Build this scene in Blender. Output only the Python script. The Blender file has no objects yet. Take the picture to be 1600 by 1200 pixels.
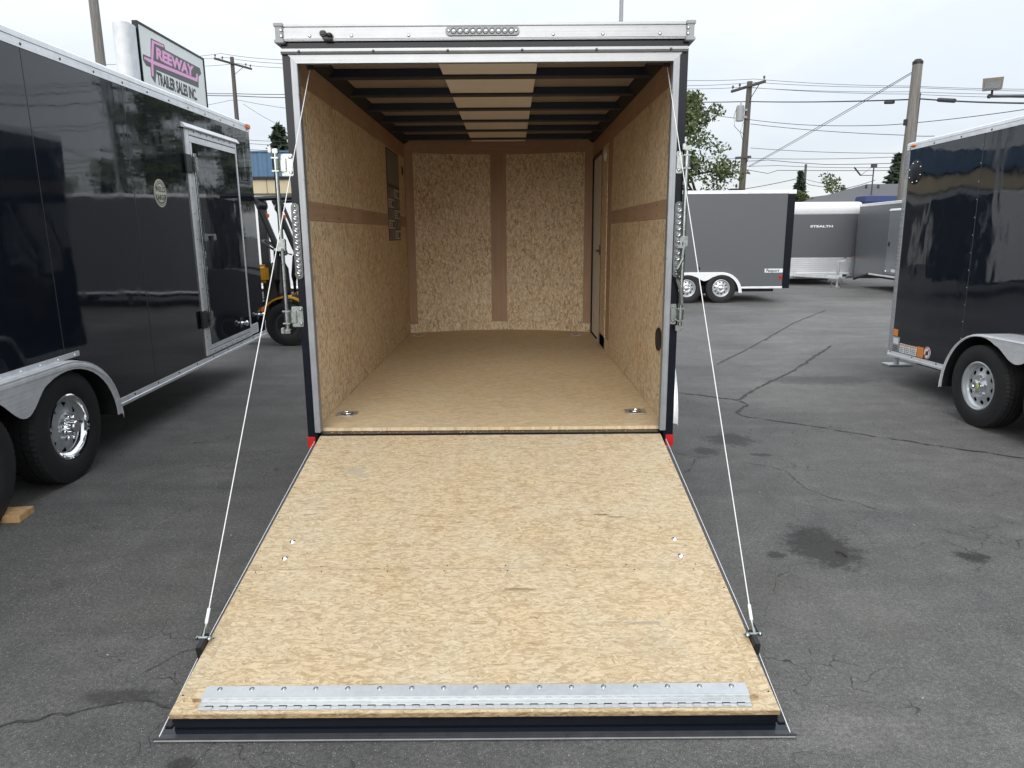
import bpy, bmesh, math, random
from mathutils import Vector, Matrix

S = bpy.context.scene
COL = S.collection
R = math.radians
PI = math.pi

# ------------------------------------------------------------------ camera
cam_data = bpy.data.cameras.new('camera')
cam = bpy.data.objects.new('camera', cam_data)
COL.objects.link(cam)
cam_data.sensor_fit = 'HORIZONTAL'
cam_data.sensor_width = 36.0
cam_data.lens = 36.0 * 1110.0 / 1600.0
cam_data.clip_start = 0.05
cam_data.clip_end = 2000.0
cam.matrix_world = (Matrix.Translation((0, 0, 1.62)) @ Matrix.Rotation(R(90 - 11.95), 4, 'X')
                    @ Matrix.Rotation(R(-0.4), 4, 'Z'))
S.camera = cam

# ------------------------------------------------------------------ sky: bright overcast
SUN_EL, SUN_AZ = R(24), R(187)      # high, behind the camera, veiled by cloud
world = bpy.data.worlds.new('World')
S.world = world
world.use_nodes = True
wn, wl = world.node_tree.nodes, world.node_tree.links
wn.clear()
w_out = wn.new('ShaderNodeOutputWorld')
w_sky = wn.new('ShaderNodeTexSky')
w_sky.sky_type = 'NISHITA'
w_sky.sun_disc = False
w_sky.sun_elevation = SUN_EL
w_sky.sun_rotation = SUN_AZ
w_bg1 = wn.new('ShaderNodeBackground')
w_bg1.inputs['Strength'].default_value = 0.10
wl.new(w_sky.outputs[0], w_bg1.inputs['Color'])
w_tc = wn.new('ShaderNodeTexCoord')
w_sep = wn.new('ShaderNodeSeparateXYZ')
wl.new(w_tc.outputs['Generated'], w_sep.inputs[0])
# overcast luminance rises from horizon to zenith
w_mr = wn.new('ShaderNodeMapRange')
w_mr.inputs['From Min'].default_value = 0.0
w_mr.inputs['From Max'].default_value = 1.0
w_mr.inputs['To Min'].default_value = 0.57
w_mr.inputs['To Max'].default_value = 1.26
wl.new(w_sep.outputs['Z'], w_mr.inputs['Value'])
# cloud structure on a flat layer: direction divided by height
w_add = wn.new('ShaderNodeMath'); w_add.operation = 'ADD'; w_add.inputs[1].default_value = 0.22
wl.new(w_sep.outputs['Z'], w_add.inputs[0])
w_abs = wn.new('ShaderNodeMath'); w_abs.operation = 'MAXIMUM'; w_abs.inputs[1].default_value = 0.05
wl.new(w_add.outputs[0], w_abs.inputs[0])
w_div = wn.new('ShaderNodeVectorMath'); w_div.operation = 'DIVIDE'
w_cmb = wn.new('ShaderNodeCombineXYZ')
for k in range(3):
    wl.new(w_abs.outputs[0], w_cmb.inputs[k])
wl.new(w_tc.outputs['Generated'], w_div.inputs[0])
wl.new(w_cmb.outputs[0], w_div.inputs[1])
w_map = wn.new('ShaderNodeMapping')
w_map.inputs['Scale'].default_value = (1.0, 1.0, 0.6)
w_map.inputs['Location'].default_value = (3.1, 0.7, 0.0)
wl.new(w_div.outputs[0], w_map.inputs[0])
w_no = wn.new('ShaderNodeTexNoise')
w_no.inputs['Scale'].default_value = 1.25
w_no.inputs['Detail'].default_value = 5.0
w_no.inputs['Roughness'].default_value = 0.55
w_no.inputs['Distortion'].default_value = 0.35
wl.new(w_map.outputs[0], w_no.inputs['Vector'])
w_cr = wn.new('ShaderNodeValToRGB')
w_cr.color_ramp.elements[0].position = 0.36
w_cr.color_ramp.elements[0].color = (0.89, 0.955, 1.03, 1)
w_cr.color_ramp.elements[1].position = 0.66
w_cr.color_ramp.elements[1].color = (1.05, 1.08, 1.11, 1)
wl.new(w_no.outputs['Fac'], w_cr.inputs[0])
w_bg2 = wn.new('ShaderNodeBackground')
wl.new(w_cr.outputs[0], w_bg2.inputs['Color'])
wl.new(w_mr.outputs[0], w_bg2.inputs['Strength'])
w_mix = wn.new('ShaderNodeMixShader')
w_mix.inputs[0].default_value = 0.92
wl.new(w_bg1.outputs[0], w_mix.inputs[1])
wl.new(w_bg2.outputs[0], w_mix.inputs[2])
wl.new(w_mix.outputs[0], w_out.inputs['Surface'])

sun_data = bpy.data.lights.new('sun', 'SUN')
sun_data.energy = 1.5
sun_data.angle = R(45)
sun_data.color = (1.0, 0.97, 0.93)
sun = bpy.data.objects.new('sun', sun_data)
COL.objects.link(sun)
_sd = Vector((math.sin(SUN_AZ) * math.cos(SUN_EL), math.cos(SUN_AZ) * math.cos(SUN_EL), math.sin(SUN_EL)))
sun.rotation_euler = _sd.to_track_quat('Z', 'Y').to_euler()

S.view_settings.view_transform = 'Standard'
S.view_settings.look = 'None'
S.view_settings.exposure = 0.50
S.view_settings.gamma = 1.0
S.view_settings.use_curve_mapping = False
S.render.engine = 'CYCLES'
S.cycles.max_bounces = 12
S.cycles.diffuse_bounces = 9
S.cycles.glossy_bounces = 5

rnd = random.Random(11)

# ------------------------------------------------------------------ mesh helpers
class MB:
    """collects shapes in one bmesh and links them as one mesh object"""
    def __init__(s):
        s.bm = bmesh.new()

    def _add(s, verts, faces, M=None):
        vs = [s.bm.verts.new((M @ Vector(v)) if M else v) for v in verts]
        out = []
        for f in faces:
            try:
                out.append(s.bm.faces.new([vs[i] for i in f]))
            except ValueError:
                pass
        return vs, out

    def box(s, x0, x1, y0, y1, z0, z1, bev=0.0, M=None, seg=2):
        v = [(x, y, z) for x in (x0, x1) for y in (y0, y1) for z in (z0, z1)]
        f = [(0, 1, 3, 2), (4, 6, 7, 5), (0, 4, 5, 1), (2, 3, 7, 6), (0, 2, 6, 4), (1, 5, 7, 3)]
        vs, fs = s._add(v, f, M)
        if bev > 0:
            es = list({e for fc in fs for e in fc.edges})
            bmesh.ops.bevel(s.bm, geom=es, offset=bev, segments=seg, affect='EDGES', clamp_overlap=True)
        return s

    def prism(s, poly, axis, a, b, M=None, bev=0.0):
        """poly: 2-D outline in the two other axes (in xyz order), extruded along axis from a to b"""
        n = len(poly)
        def P(p, t):
            return {'x': (t, p[0], p[1]), 'y': (p[0], t, p[1]), 'z': (p[0], p[1], t)}[axis]
        vs, fs = s._add([P(p, a) for p in poly] + [P(p, b) for p in poly],
                        [tuple(range(n)), tuple(range(2 * n - 1, n - 1, -1))]
                        + [(i, (i + 1) % n, n + (i + 1) % n, n + i) for i in range(n)], M)
        for fc in fs:
            fc.normal_update()
        if bev > 0:
            es = list({e for fc in fs for e in fc.edges})
            bmesh.ops.bevel(s.bm, geom=es, offset=bev, segments=2, affect='EDGES', clamp_overlap=True)
        return s

    def strip(s, rows, M=None, close_v=False, close_u=False):
        """grid of points: rows[i][j]"""
        nu, nv = len(rows), len(rows[0])
        f = []
        for i in range(nu if close_u else nu - 1):
            for j in range(nv if close_v else nv - 1):
                f.append((i * nv + j, ((i + 1) % nu) * nv + j, ((i + 1) % nu) * nv + (j + 1) % nv, i * nv + (j + 1) % nv))
        s._add([p for r in rows for p in r], f, M)
        return s

    def cyl(s, p0, p1, r0, r1=None, n=16, caps=True):
        r1 = r0 if r1 is None else r1
        p0, p1 = Vector(p0), Vector(p1)
        d = (p1 - p0).normalized()
        q = d.to_track_quat('Z', 'Y')
        c = [(math.cos(2 * PI * i / n), math.sin(2 * PI * i / n)) for i in range(n)]
        v = [p0 + q @ Vector((r0 * a, r0 * b, 0)) for a, b in c] + [p1 + q @ Vector((r1 * a, r1 * b, 0)) for a, b in c]
        f = [(i, (i + 1) % n, n + (i + 1) % n, n + i) for i in range(n)]
        if caps:
            f += [tuple(range(n - 1, -1, -1)), tuple(range(n, 2 * n))]
        s._add(v, f)
        return s

    def tube(s, pts, r, n=8, r_end=None):
        pts = [Vector(p) for p in pts]
        rows = []
        up = Vector((0, 0, 1))
        for i, p in enumerate(pts):
            d = (pts[min(i + 1, len(pts) - 1)] - pts[max(i - 1, 0)]).normalized()
            a = d.cross(up)
            if a.length < 1e-3:
                a = d.cross(Vector((1, 0, 0)))
            a.normalize()
            b = a.cross(d).normalized()
            rr = r if r_end is None else r + (r_end - r) * i / max(1, len(pts) - 1)
            rows.append([p + a * rr * math.cos(2 * PI * k / n) + b * rr * math.sin(2 * PI * k / n) for k in range(n)])
        s.strip(rows, close_v=True)
        k = len(s.bm.verts)
        s.bm.verts.ensure_lookup_table()
        vs = list(s.bm.verts)[-len(pts) * n:]
        for ring in (vs[:n], vs[-n:][::-1]):
            try:
                s.bm.faces.new(ring)
            except ValueError:
                pass
        return s

    def lathe(s, prof, c=(0, 0, 0), axis='x', n=48, M=None):
        """prof: list of (radius, height along axis)"""
        def P(r, h, a):
            u, v = r * math.cos(a), r * math.sin(a)
            p = {'x': (h, u, v), 'y': (u, h, v), 'z': (u, v, h)}[axis]
            return (p[0] + c[0], p[1] + c[1], p[2] + c[2])
        rows = [[P(r, h, 2 * PI * i / n) for r, h in prof] for i in range(n)]
        s.strip(rows, close_u=True, M=M)
        bmesh.ops.remove_doubles(s.bm, verts=s.bm.verts, dist=1e-6)
        return s

    def ball(s, c, r, n=12, m=8):
        r = (r, r, r) if isinstance(r, (int, float)) else r
        rows = [[(c[0] + r[0] * math.sin(PI * j / m) * math.cos(2 * PI * i / n),
                  c[1] + r[1] * math.sin(PI * j / m) * math.sin(2 * PI * i / n),
                  c[2] + r[2] * math.cos(PI * j / m)) for j in range(m + 1)] for i in range(n)]
        s.strip(rows, close_u=True)
        bmesh.ops.remove_doubles(s.bm, verts=s.bm.verts, dist=1e-6)
        return s

    def mesh(s, name, mat, smooth=35):
        bmesh.ops.recalc_face_normals(s.bm, faces=s.bm.faces)
        me = bpy.data.meshes.new(name)
        s.bm.to_mesh(me)
        s.bm.free()
        if mat:
            me.materials.append(mat)
        if smooth:
            me.polygons.foreach_set('use_smooth', [True] * len(me.polygons))
            me.set_sharp_from_angle(angle=R(smooth))
        return me

    def build(s, name, mat, parent=None, smooth=35, label=None, kind=None, loc=None, rot=None):
        return obj(name, s.mesh(name, mat, smooth), parent, label, kind, loc, rot)


def obj(name, me, parent=None, label=None, kind=None, loc=None, rot=None):
    o = bpy.data.objects.new(name, me)
    COL.objects.link(o)
    if parent:
        o.parent = parent
    if loc:
        o.location = loc
    if rot:
        o.rotation_euler = rot
    if label:
        o['label'] = label
    if kind:
        o['kind'] = kind
    return o


def thing(name, label, cat, loc=(0, 0, 0), rot=(0, 0, 0), group=None):
    o = bpy.data.objects.new(name, None)
    o.empty_display_size = 0.3
    COL.objects.link(o)
    o.location = loc
    o.rotation_euler = rot
    return tag(o, label, cat, group)


def tag(o, label, cat, group=None):
    o['label'] = label
    o['category'] = cat
    if group:
        o['group'] = group
    return o


def structure(o):
    o['kind'] = 'structure'
    return o


def baked(o):
    """apply the modifiers of o"""
    dg = bpy.context.evaluated_depsgraph_get()
    me = bpy.data.meshes.new_from_object(o.evaluated_get(dg))
    o.modifiers.clear()
    o.data = me
    return o


def text_mesh(txt, size, depth, mat, bold=0.0, xs=1.0, shear=0.0, align='LEFT', space=1.0):
    cu = bpy.data.curves.new('lettering', 'FONT')
    cu.body = txt
    cu.size = size
    cu.extrude = depth
    cu.offset = bold
    cu.shear = shear
    cu.align_x = align
    cu.space_character = space
    cu.resolution_u = 4
    o = bpy.data.objects.new('lettering', cu)
    COL.objects.link(o)
    bpy.context.view_layer.update()
    me = bpy.data.meshes.new_from_object(o.evaluated_get(bpy.context.evaluated_depsgraph_get()))
    bpy.data.objects.remove(o)
    bpy.data.curves.remove(cu)
    me.transform(Matrix.Diagonal((xs, 1, 1, 1)))
    me.materials.clear()
    me.materials.append(mat)
    return me


# ------------------------------------------------------------------ materials
def nodes(name):
    m = bpy.data.materials.new(name)
    m.use_nodes = True
    nt = m.node_tree
    b = nt.nodes['Principled BSDF']
    return m, nt, b


def N(nt, typ, **kw):
    n = nt.nodes.new(typ)
    for k, v in kw.items():
        if k in n.inputs:
            n.inputs[k].default_value = v
        else:
            setattr(n, k, v)
    return n


def mathn(nt, op, a, b=None, clamp=False):
    n = nt.nodes.new('ShaderNodeMath')
    n.operation = op
    n.use_clamp = clamp
    for i, v in enumerate((a, b)):
        if v is None:
            continue
        if isinstance(v, (int, float)):
            n.inputs[i].default_value = v
        else:
            nt.links.new(v, n.inputs[i])
    return n.outputs[0]


def ramp(nt, fac, stops):
    n = nt.nodes.new('ShaderNodeValToRGB')
    e = n.color_ramp.elements
    while len(e) < len(stops):
        e.new(0.5)
    for el, (p, c) in zip(e, stops):
        el.position = p
        el.color = (c[0], c[1], c[2], 1) if not isinstance(c, (int, float)) else (c, c, c, 1)
    nt.links.new(fac, n.inputs[0])
    return n.outputs[0]


def mixc(nt, fac, a, b, mode='MIX'):
    n = nt.nodes.new('ShaderNodeMix')
    n.data_type = 'RGBA'
    n.blend_type = mode
    for sock, v in ((n.inputs[0], fac), (n.inputs[6], a), (n.inputs[7], b)):
        if isinstance(v, (int, float)):
            sock.default_value = v
        elif isinstance(v, tuple):
            sock.default_value = (v[0], v[1], v[2], 1)
        else:
            nt.links.new(v, sock)
    return n.outputs[2]


def coords(nt, scale=(1, 1, 1), rot=(0, 0, 0), loc=(0, 0, 0)):
    tc = nt.nodes.new('ShaderNodeTexCoord')
    mp = nt.nodes.new('ShaderNodeMapping')
    mp.inputs['Scale'].default_value = scale
    mp.inputs['Rotation'].default_value = rot
    mp.inputs['Location'].default_value = loc
    nt.links.new(tc.outputs['Object'], mp.inputs[0])
    return mp.outputs[0]


def noise_t(nt, vec, scale, detail=3.0, rough=0.55, dist=0.0):
    n = nt.nodes.new('ShaderNodeTexNoise')
    n.inputs['Scale'].default_value = scale
    n.inputs['Detail'].default_value = detail
    n.inputs['Roughness'].default_value = rough
    n.inputs['Distortion'].default_value = dist
    nt.links.new(vec, n.inputs['Vector'])
    return n


def bump(nt, b, height, strength, dist):
    n = nt.nodes.new('ShaderNodeBump')
    n.inputs['Strength'].default_value = strength
    n.inputs['Distance'].default_value = dist
    nt.links.new(height, n.inputs['Height'])
    nt.links.new(n.outputs[0], b.inputs['Normal'])
    return n


def plain(name, col, rough=0.5, metal=0.0, var=0.12, scale=18.0, spec=0.5, bmp=0.0):
    """a procedural material: base colour with mottling and uneven gloss"""
    m, nt, b = nodes(name)
    v = coords(nt)
    n = noise_t(nt, v, scale, 4.0, 0.6)
    f = ramp(nt, n.outputs['Fac'], [(0.3, 1.0 - var), (0.7, 1.0 + var * 0.6)])
    c = mixc(nt, 1.0, tuple(col), f, 'MULTIPLY')
    nt.links.new(c, b.inputs['Base Color'])
    r = mathn(nt, 'ADD', mathn(nt, 'MULTIPLY', n.outputs['Fac'], 0.18 * min(1, rough * 3)), rough - 0.09 * min(1, rough * 3), True)
    nt.links.new(r, b.inputs['Roughness'])
    b.inputs['Metallic'].default_value = metal
    b.inputs['Specular IOR Level'].default_value = spec
    if bmp:
        bump(nt, b, n.outputs['Fac'], 0.4, bmp)
    return m


def gloss_skin(name, col, rough=0.05, wave=0.0010, spec=0.5, dust=0.0):
    """painted aluminium sheet: nearly mirror smooth with slow oil-canning"""
    m, nt, b = nodes(name)
    v = coords(nt)
    n = noise_t(nt, v, 1.5, 1.0, 0.4)
    n2 = noise_t(nt, coords(nt, (1, 1.6, 0.7)), 4.5, 1.0, 0.4)
    h = mathn(nt, 'ADD', n.outputs['Fac'], mathn(nt, 'MULTIPLY', n2.outputs['Fac'], 0.12))
    bump(nt, b, h, 1.0, wave)
    d = noise_t(nt, coords(nt), 7.0, 6.0, 0.7)
    f = ramp(nt, d.outputs['Fac'], [(0.45, 0.0), (0.85, 1.0)])
    c = mixc(nt, mathn(nt, 'MULTIPLY', f, dust), tuple(col), (0.10, 0.10, 0.10))
    nt.links.new(c, b.inputs['Base Color'])
    nt.links.new(mathn(nt, 'ADD', mathn(nt, 'MULTIPLY', f, 0.06 + dust), rough), b.inputs['Roughness'])
    b.inputs['Specular IOR Level'].default_value = spec
    return m


def brushed(name, col, rough, axis, metal=0.50, scratch=0.25):
    m, nt, b = nodes(name)
    sc = {'x': (1.5, 130, 130), 'y': (130, 1.5, 130), 'z': (130, 130, 1.5)}[axis]
    n = noise_t(nt, coords(nt, sc), 1.0, 3.0, 0.6)
    n2 = noise_t(nt, coords(nt), 9.0, 5.0, 0.65)
    f = mathn(nt, 'ADD', mathn(nt, 'MULTIPLY', n.outputs['Fac'], 0.5), mathn(nt, 'MULTIPLY', n2.outputs['Fac'], 0.5))
    c = mixc(nt, 1.0, tuple(col), ramp(nt, f, [(0.32, 1.0 - scratch), (0.62, 1.06)]), 'MULTIPLY')
    nt.links.new(c, b.inputs['Base Color'])
    nt.links.new(mathn(nt, 'ADD', mathn(nt, 'MULTIPLY', f, 0.25), rough - 0.12, True), b.inputs['Roughness'])
    b.inputs['Metallic'].default_value = metal
    bump(nt, b, n.outputs['Fac'], 0.15, 0.0006)
    return m


def osb(name, along, across, light, mid, dark, contrast=0.30, fleck=0.5, lines=0.35, wild=1.0, scale=1.0, stain=False):
    """strand board: overlapping wood flakes. Five sheets of stretched cells at different headings; at each
    point the flake with the highest random rank lies on top, so flakes have crisp edges and their own tone"""
    m, nt, b = nodes(name)
    L = nt.links
    tc = nt.nodes.new('ShaderNodeTexCoord')
    sp = nt.nodes.new('ShaderNodeSeparateXYZ')
    L.new(tc.outputs['Object'], sp.inputs[0])
    cb = nt.nodes.new('ShaderNodeCombineXYZ')
    L.new(sp.outputs[along], cb.inputs[0])
    L.new(sp.outputs[across], cb.inputs[1])
    v0 = cb.outputs[0]
    warp = noise_t(nt, v0, 14.0, 2.0)
    wv = N(nt, 'ShaderNodeVectorMath', operation='SCALE')
    L.new(warp.outputs['Color'], wv.inputs[0]); wv.inputs['Scale'].default_value = 0.010
    va = N(nt, 'ShaderNodeVectorMath', operation='ADD')
    L.new(v0, va.inputs[0]); L.new(wv.outputs[0], va.inputs[1])
    v = va.outputs[0]
    sheets = [(4, 15, 62, 0.00, 0.0), (-13, 19, 85, -0.02, 3.3), (24, 22, 75, -0.10 * (1.6 - wild), 7.1),
              (-38, 20, 80, -0.22 * (1.8 - wild), 11.7), (67, 24, 90, -0.34 * (1.9 - wild), 17.9)]
    best = tone = edge = gvec = None
    for (ang, sa_, sc_, bias, off) in sheets:
        mp = nt.nodes.new('ShaderNodeMapping')
        mp.inputs['Rotation'].default_value = (0, 0, R(ang))
        L.new(v, mp.inputs[0])
        m2 = nt.nodes.new('ShaderNodeMapping')
        m2.inputs['Scale'].default_value = (sa_ * scale, sc_ * scale, 1)
        m2.inputs['Location'].default_value = (off, off * 1.7, 0)
        L.new(mp.outputs[0], m2.inputs[0])
        vo = N(nt, 'ShaderNodeTexVoronoi', Scale=1.0)
        L.new(m2.outputs[0], vo.inputs['Vector'])
        s3 = nt.nodes.new('ShaderNodeSeparateColor'); L.new(vo.outputs['Color'], s3.inputs[0])
        # grain inside the flake runs along it
        m3 = nt.nodes.new('ShaderNodeMapping')
        m3.inputs['Scale'].default_value = (0.35, 2.6, 1)
        L.new(m2.outputs[0], m3.inputs[0])
        ad = N(nt, 'ShaderNodeVectorMath', operation='MULTIPLY_ADD')
        L.new(vo.outputs['Color'], ad.inputs[0]); ad.inputs[1].default_value = (9, 9, 9); L.new(m3.outputs[0], ad.inputs[2])
        gn = noise_t(nt, ad.outputs[0], 1.0, 3.0, 0.6, 0.5)
        rank = mathn(nt, 'ADD', s3.outputs[0], bias)
        t = mathn(nt, 'ADD', mathn(nt, 'MULTIPLY', s3.outputs[1], 0.55), mathn(nt, 'MULTIPLY', gn.outputs['Fac'], 0.45))
        # the rim of a flake is a little ragged and darker
        e = ramp(nt, vo.outputs['Distance'], [(0.50, 0.0), (0.74, 1.0)])
        if best is None:
            best, tone, edge = rank, t, e
        else:
            top = mathn(nt, 'GREATER_THAN', rank, best)
            mx = nt.nodes.new('ShaderNodeMix'); mx.data_type = 'FLOAT'
            L.new(top, mx.inputs[0]); L.new(tone, mx.inputs[2]); L.new(t, mx.inputs[3])
            tone = mx.outputs[0]
            me_ = nt.nodes.new('ShaderNodeMix'); me_.data_type = 'FLOAT'
            L.new(top, me_.inputs[0]); L.new(edge, me_.inputs[2]); L.new(e, me_.inputs[3])
            edge = me_.outputs[0]
            best = mathn(nt, 'MAXIMUM', rank, best)
    big = noise_t(nt, v0, 1.6, 5.0, 0.65)
    tone = mathn(nt, 'ADD', tone, mathn(nt, 'MULTIPLY', mathn(nt, 'SUBTRACT', big.outputs['Fac'], 0.5), 0.45))
    col = ramp(nt, tone, [(0.5 - contrast, dark), (0.5 - contrast * 0.25, mid), (0.5 + contrast * 0.9, light)])
    hue = noise_t(nt, v0, 3.1, 4.0, 0.6)
    col = mixc(nt, 1.0, col, ramp(nt, hue.outputs['Fac'], [(0.35, (1.02, 0.985, 0.94)), (0.65, (0.98, 1.005, 1.04))]), 'MULTIPLY')
    col = mixc(nt, mathn(nt, 'MULTIPLY', edge, lines), col, (dark[0] * 0.75, dark[1] * 0.70, dark[2] * 0.62))
    # dark bark slivers, short and scattered
    m4 = nt.nodes.new('ShaderNodeMapping')
    m4.inputs['Scale'].default_value = (34 * scale, 88 * scale, 1)
    nz = noise_t(nt, v0, 17.0, 3.0)
    a4 = N(nt, 'ShaderNodeVectorMath', operation='MULTIPLY_ADD')
    L.new(nz.outputs['Color'], a4.inputs[0]); a4.inputs[1].default_value = (0.10, 0.10, 0); L.new(v0, a4.inputs[2])
    L.new(a4.outputs[0], m4.inputs[0])
    vf = N(nt, 'ShaderNodeTexVoronoi', Scale=1.0)
    L.new(m4.outputs[0], vf.inputs['Vector'])
    s4 = nt.nodes.new('ShaderNodeSeparateColor'); L.new(vf.outputs['Color'], s4.inputs[0])
    fl = mathn(nt, 'MULTIPLY', ramp(nt, s4.outputs[0], [(0.90 - 0.12 * fleck, 0.0), (0.93 - 0.12 * fleck, 1.0)]), ramp(nt, vf.outputs['Distance'], [(0.22, 1.0), (0.46, 0.0)]))
    fl = mathn(nt, 'MULTIPLY', fl, mathn(nt, 'ADD', mathn(nt, 'MULTIPLY', s4.outputs[1], 0.7), 0.2))
    col = mixc(nt, mathn(nt, 'MULTIPLY', fl, min(1.0, fleck * 1.25)), col, (dark[0] * 0.40, dark[1] * 0.34, dark[2] * 0.28))
    if stain:
        st = noise_t(nt, v0, 4.0, 6.0, 0.75)
        col = mixc(nt, mathn(nt, 'MULTIPLY', ramp(nt, st.outputs['Fac'], [(0.58, 0.0), (0.70, 1.0)]), 0.30), col, (0.36, 0.31, 0.23))
        for (hd, off_) in ((12, 0.0), (-24, 4.0), (48, 8.0), (-61, 12.0), (88, 16.0)):
            hn = noise_t(nt, coords(nt, (7.0, 150, 1), (0, 0, R(hd)), (off_, off_, 0)), 1.0, 1.0)
            hg = noise_t(nt, coords(nt, (1, 1, 1), (0, 0, 0), (off_, 0, 0)), 7.0, 2.0)
            hk = mathn(nt, 'MULTIPLY', ramp(nt, hn.outputs['Fac'], [(0.665, 0.0), (0.71, 1.0)]), ramp(nt, hg.outputs['Fac'], [(0.52, 0.0), (0.60, 1.0)]))
            col = mixc(nt, mathn(nt, 'MULTIPLY', hk, 0.75), col, (dark[0] * 0.8, dark[1] * 0.74, dark[2] * 0.66))
        # a few smears and scuffs with a shape of their own
        wob = noise_t(nt, v0, 19.0, 6.0, 0.8)
        for (sx_, sy_, rx_, ry_, k_, c_) in [(-0.72, -0.42, 0.085, 0.040, 0.55, (0.36, 0.335, 0.275)), (-0.66, -0.47, 0.05, 0.03, 0.45, (0.33, 0.30, 0.25)),
                                             (0.55, -0.86, 0.05, 0.008, 0.8, (0.10, 0.07, 0.04)), (0.62, -0.88, 0.06, 0.006, 0.7, (0.12, 0.08, 0.05)),
                                             (0.30, -1.12, 0.10, 0.10, 0.28, (0.33, 0.25, 0.16)), (0.15, -1.42, 0.09, 0.012, 0.7, (0.20, 0.13, 0.07)), (0.62, -1.62, 0.11, 0.012, 0.6, (0.26, 0.24, 0.20)), (0.62, -1.75, 0.12, 0.10, 0.25, (0.33, 0.26, 0.17))]:
            ex = mathn(nt, 'DIVIDE', mathn(nt, 'SUBTRACT', sp.outputs[0], sx_), rx_)
            ey = mathn(nt, 'DIVIDE', mathn(nt, 'SUBTRACT', sp.outputs[1], sy_), ry_)
            dd = mathn(nt, 'SQRT', mathn(nt, 'ADD', mathn(nt, 'MULTIPLY', ex, ex), mathn(nt, 'MULTIPLY', ey, ey)))
            dd = mathn(nt, 'ADD', dd, mathn(nt, 'MULTIPLY', mathn(nt, 'SUBTRACT', wob.outputs['Fac'], 0.5), 2.4))
            col = mixc(nt, mathn(nt, 'MULTIPLY', ramp(nt, dd, [(0.5, 1.0), (1.1, 0.0)]), k_), col, c_)
        # scrape marks
        sm = noise_t(nt, coords(nt, (2.5, 60, 1), (0, 0, R(28))), 1.0, 2.0)
        gate = noise_t(nt, v0, 3.3, 2.0)
        k = mathn(nt, 'MULTIPLY', ramp(nt, sm.outputs['Fac'], [(0.66, 0.0), (0.70, 1.0)]), ramp(nt, gate.outputs['Fac'], [(0.56, 0.0), (0.62, 1.0)]))
        col = mixc(nt, mathn(nt, 'MULTIPLY', k, 0.45), col, (dark[0], dark[1], dark[2]))
    L.new(col, b.inputs['Base Color'])
    b.inputs['Roughness'].default_value = 0.62
    b.inputs['Specular IOR Level'].default_value = 0.3
    bump(nt, b, mathn(nt, 'SUBTRACT', tone, mathn(nt, 'MULTIPLY', edge, 0.5)), 0.5, 0.0010)
    return m


MAT = {}
MAT['skin'] = gloss_skin('black_trailer_skin', (0.007, 0.010, 0.016), 0.035, 0.0012, 0.55, 0.02)
MAT['skin3'] = gloss_skin('black_trailer_skin_rippled', (0.008, 0.0105, 0.016), 0.03, 0.0085, 0.62, 0.035)
MAT['skin2'] = gloss_skin('black_trailer_skin_waved', (0.008, 0.0105, 0.016), 0.03, 0.0032, 0.65, 0.035)
MAT['black'] = plain('black_paint', (0.006, 0.008, 0.013), 0.22, 0, 0.2, 18, 0.22)
MAT['navy'] = plain('dark_primer', (0.006, 0.012, 0.028), 0.50, 0, 0.2)
MAT['grey_skin'] = gloss_skin('charcoal_trailer_skin', (0.105, 0.110, 0.118), 0.30, 0.0004, 0.35, 0.05)
MAT['white_skin'] = gloss_skin('white_trailer_skin', (0.66, 0.68, 0.71), 0.22, 0.0004, 0.4, 0.03)
MAT['alu_x'] = brushed('aluminium_along_x', (0.31, 0.318, 0.33), 0.30, 'x')
MAT['alu_y'] = brushed('aluminium_along_y', (0.84, 0.855, 0.875), 0.34, 'y')
MAT['alu_z'] = brushed('aluminium_along_z', (0.30, 0.315, 0.335), 0.38, 'z')
MAT['cap_grey'] = plain('grey_moulded_cap', (0.30, 0.31, 0.32), 0.45, 0.0, 0.12)
MAT['chrome'] = plain('chrome', (0.88, 0.89, 0.90), 0.06, 1.0, 0.04)
MAT['zinc'] = plain('zinc_plate', (0.36, 0.39, 0.38), 0.28, 1.0, 0.2, 40)
MAT['rubber'] = plain('tyre_rubber', (0.018, 0.018, 0.019), 0.62, 0, 0.25, 30, 0.35, 0.0008)
MAT['silver'] = plain('silver_wheel_paint', (0.52, 0.54, 0.56), 0.32, 0.55, 0.08)
MAT['white'] = plain('white_paint', (0.78, 0.79, 0.80), 0.35, 0, 0.06)
MAT['offwhite'] = plain('weathered_white_paint', (0.68, 0.70, 0.72), 0.5, 0, 0.14, 3)
MAT['dark'] = plain('dark_void', (0.006, 0.006, 0.007), 0.8, 0, 0.1)
MAT['plastic'] = plain('black_plastic', (0.012, 0.012, 0.013), 0.45, 0, 0.15)
MAT['red'] = plain('red_reflector', (0.45, 0.012, 0.012), 0.25, 0, 0.1)
MAT['amber'] = plain('amber_lens', (0.62, 0.16, 0.02), 0.25, 0, 0.1)
MAT['orange_sticker'] = plain('orange_sticker', (0.75, 0.25, 0.04), 0.4, 0, 0.08)
MAT['paper'] = plain('white_sticker', (0.70, 0.72, 0.74), 0.45, 0, 0.1)
MAT['ink'] = plain('printed_black', (0.03, 0.03, 0.035), 0.5, 0, 0.1)
MAT['rope'] = plain('white_coated_cable', (0.76, 0.76, 0.74), 0.4, 0, 0.08)
MAT['yellow'] = plain('yellow_forklift_paint', (0.62, 0.30, 0.025), 0.38, 0, 0.18, 8)
MAT['steel'] = plain('dark_steel', (0.06, 0.06, 0.062), 0.45, 0.3, 0.2)
MAT['pink'] = plain('pink_sign_vinyl', (0.84, 0.40, 0.68), 0.45, 0, 0.06)
MAT['sign_grey'] = plain('charcoal_sign_vinyl', (0.085, 0.085, 0.095), 0.45, 0, 0.08)
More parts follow.
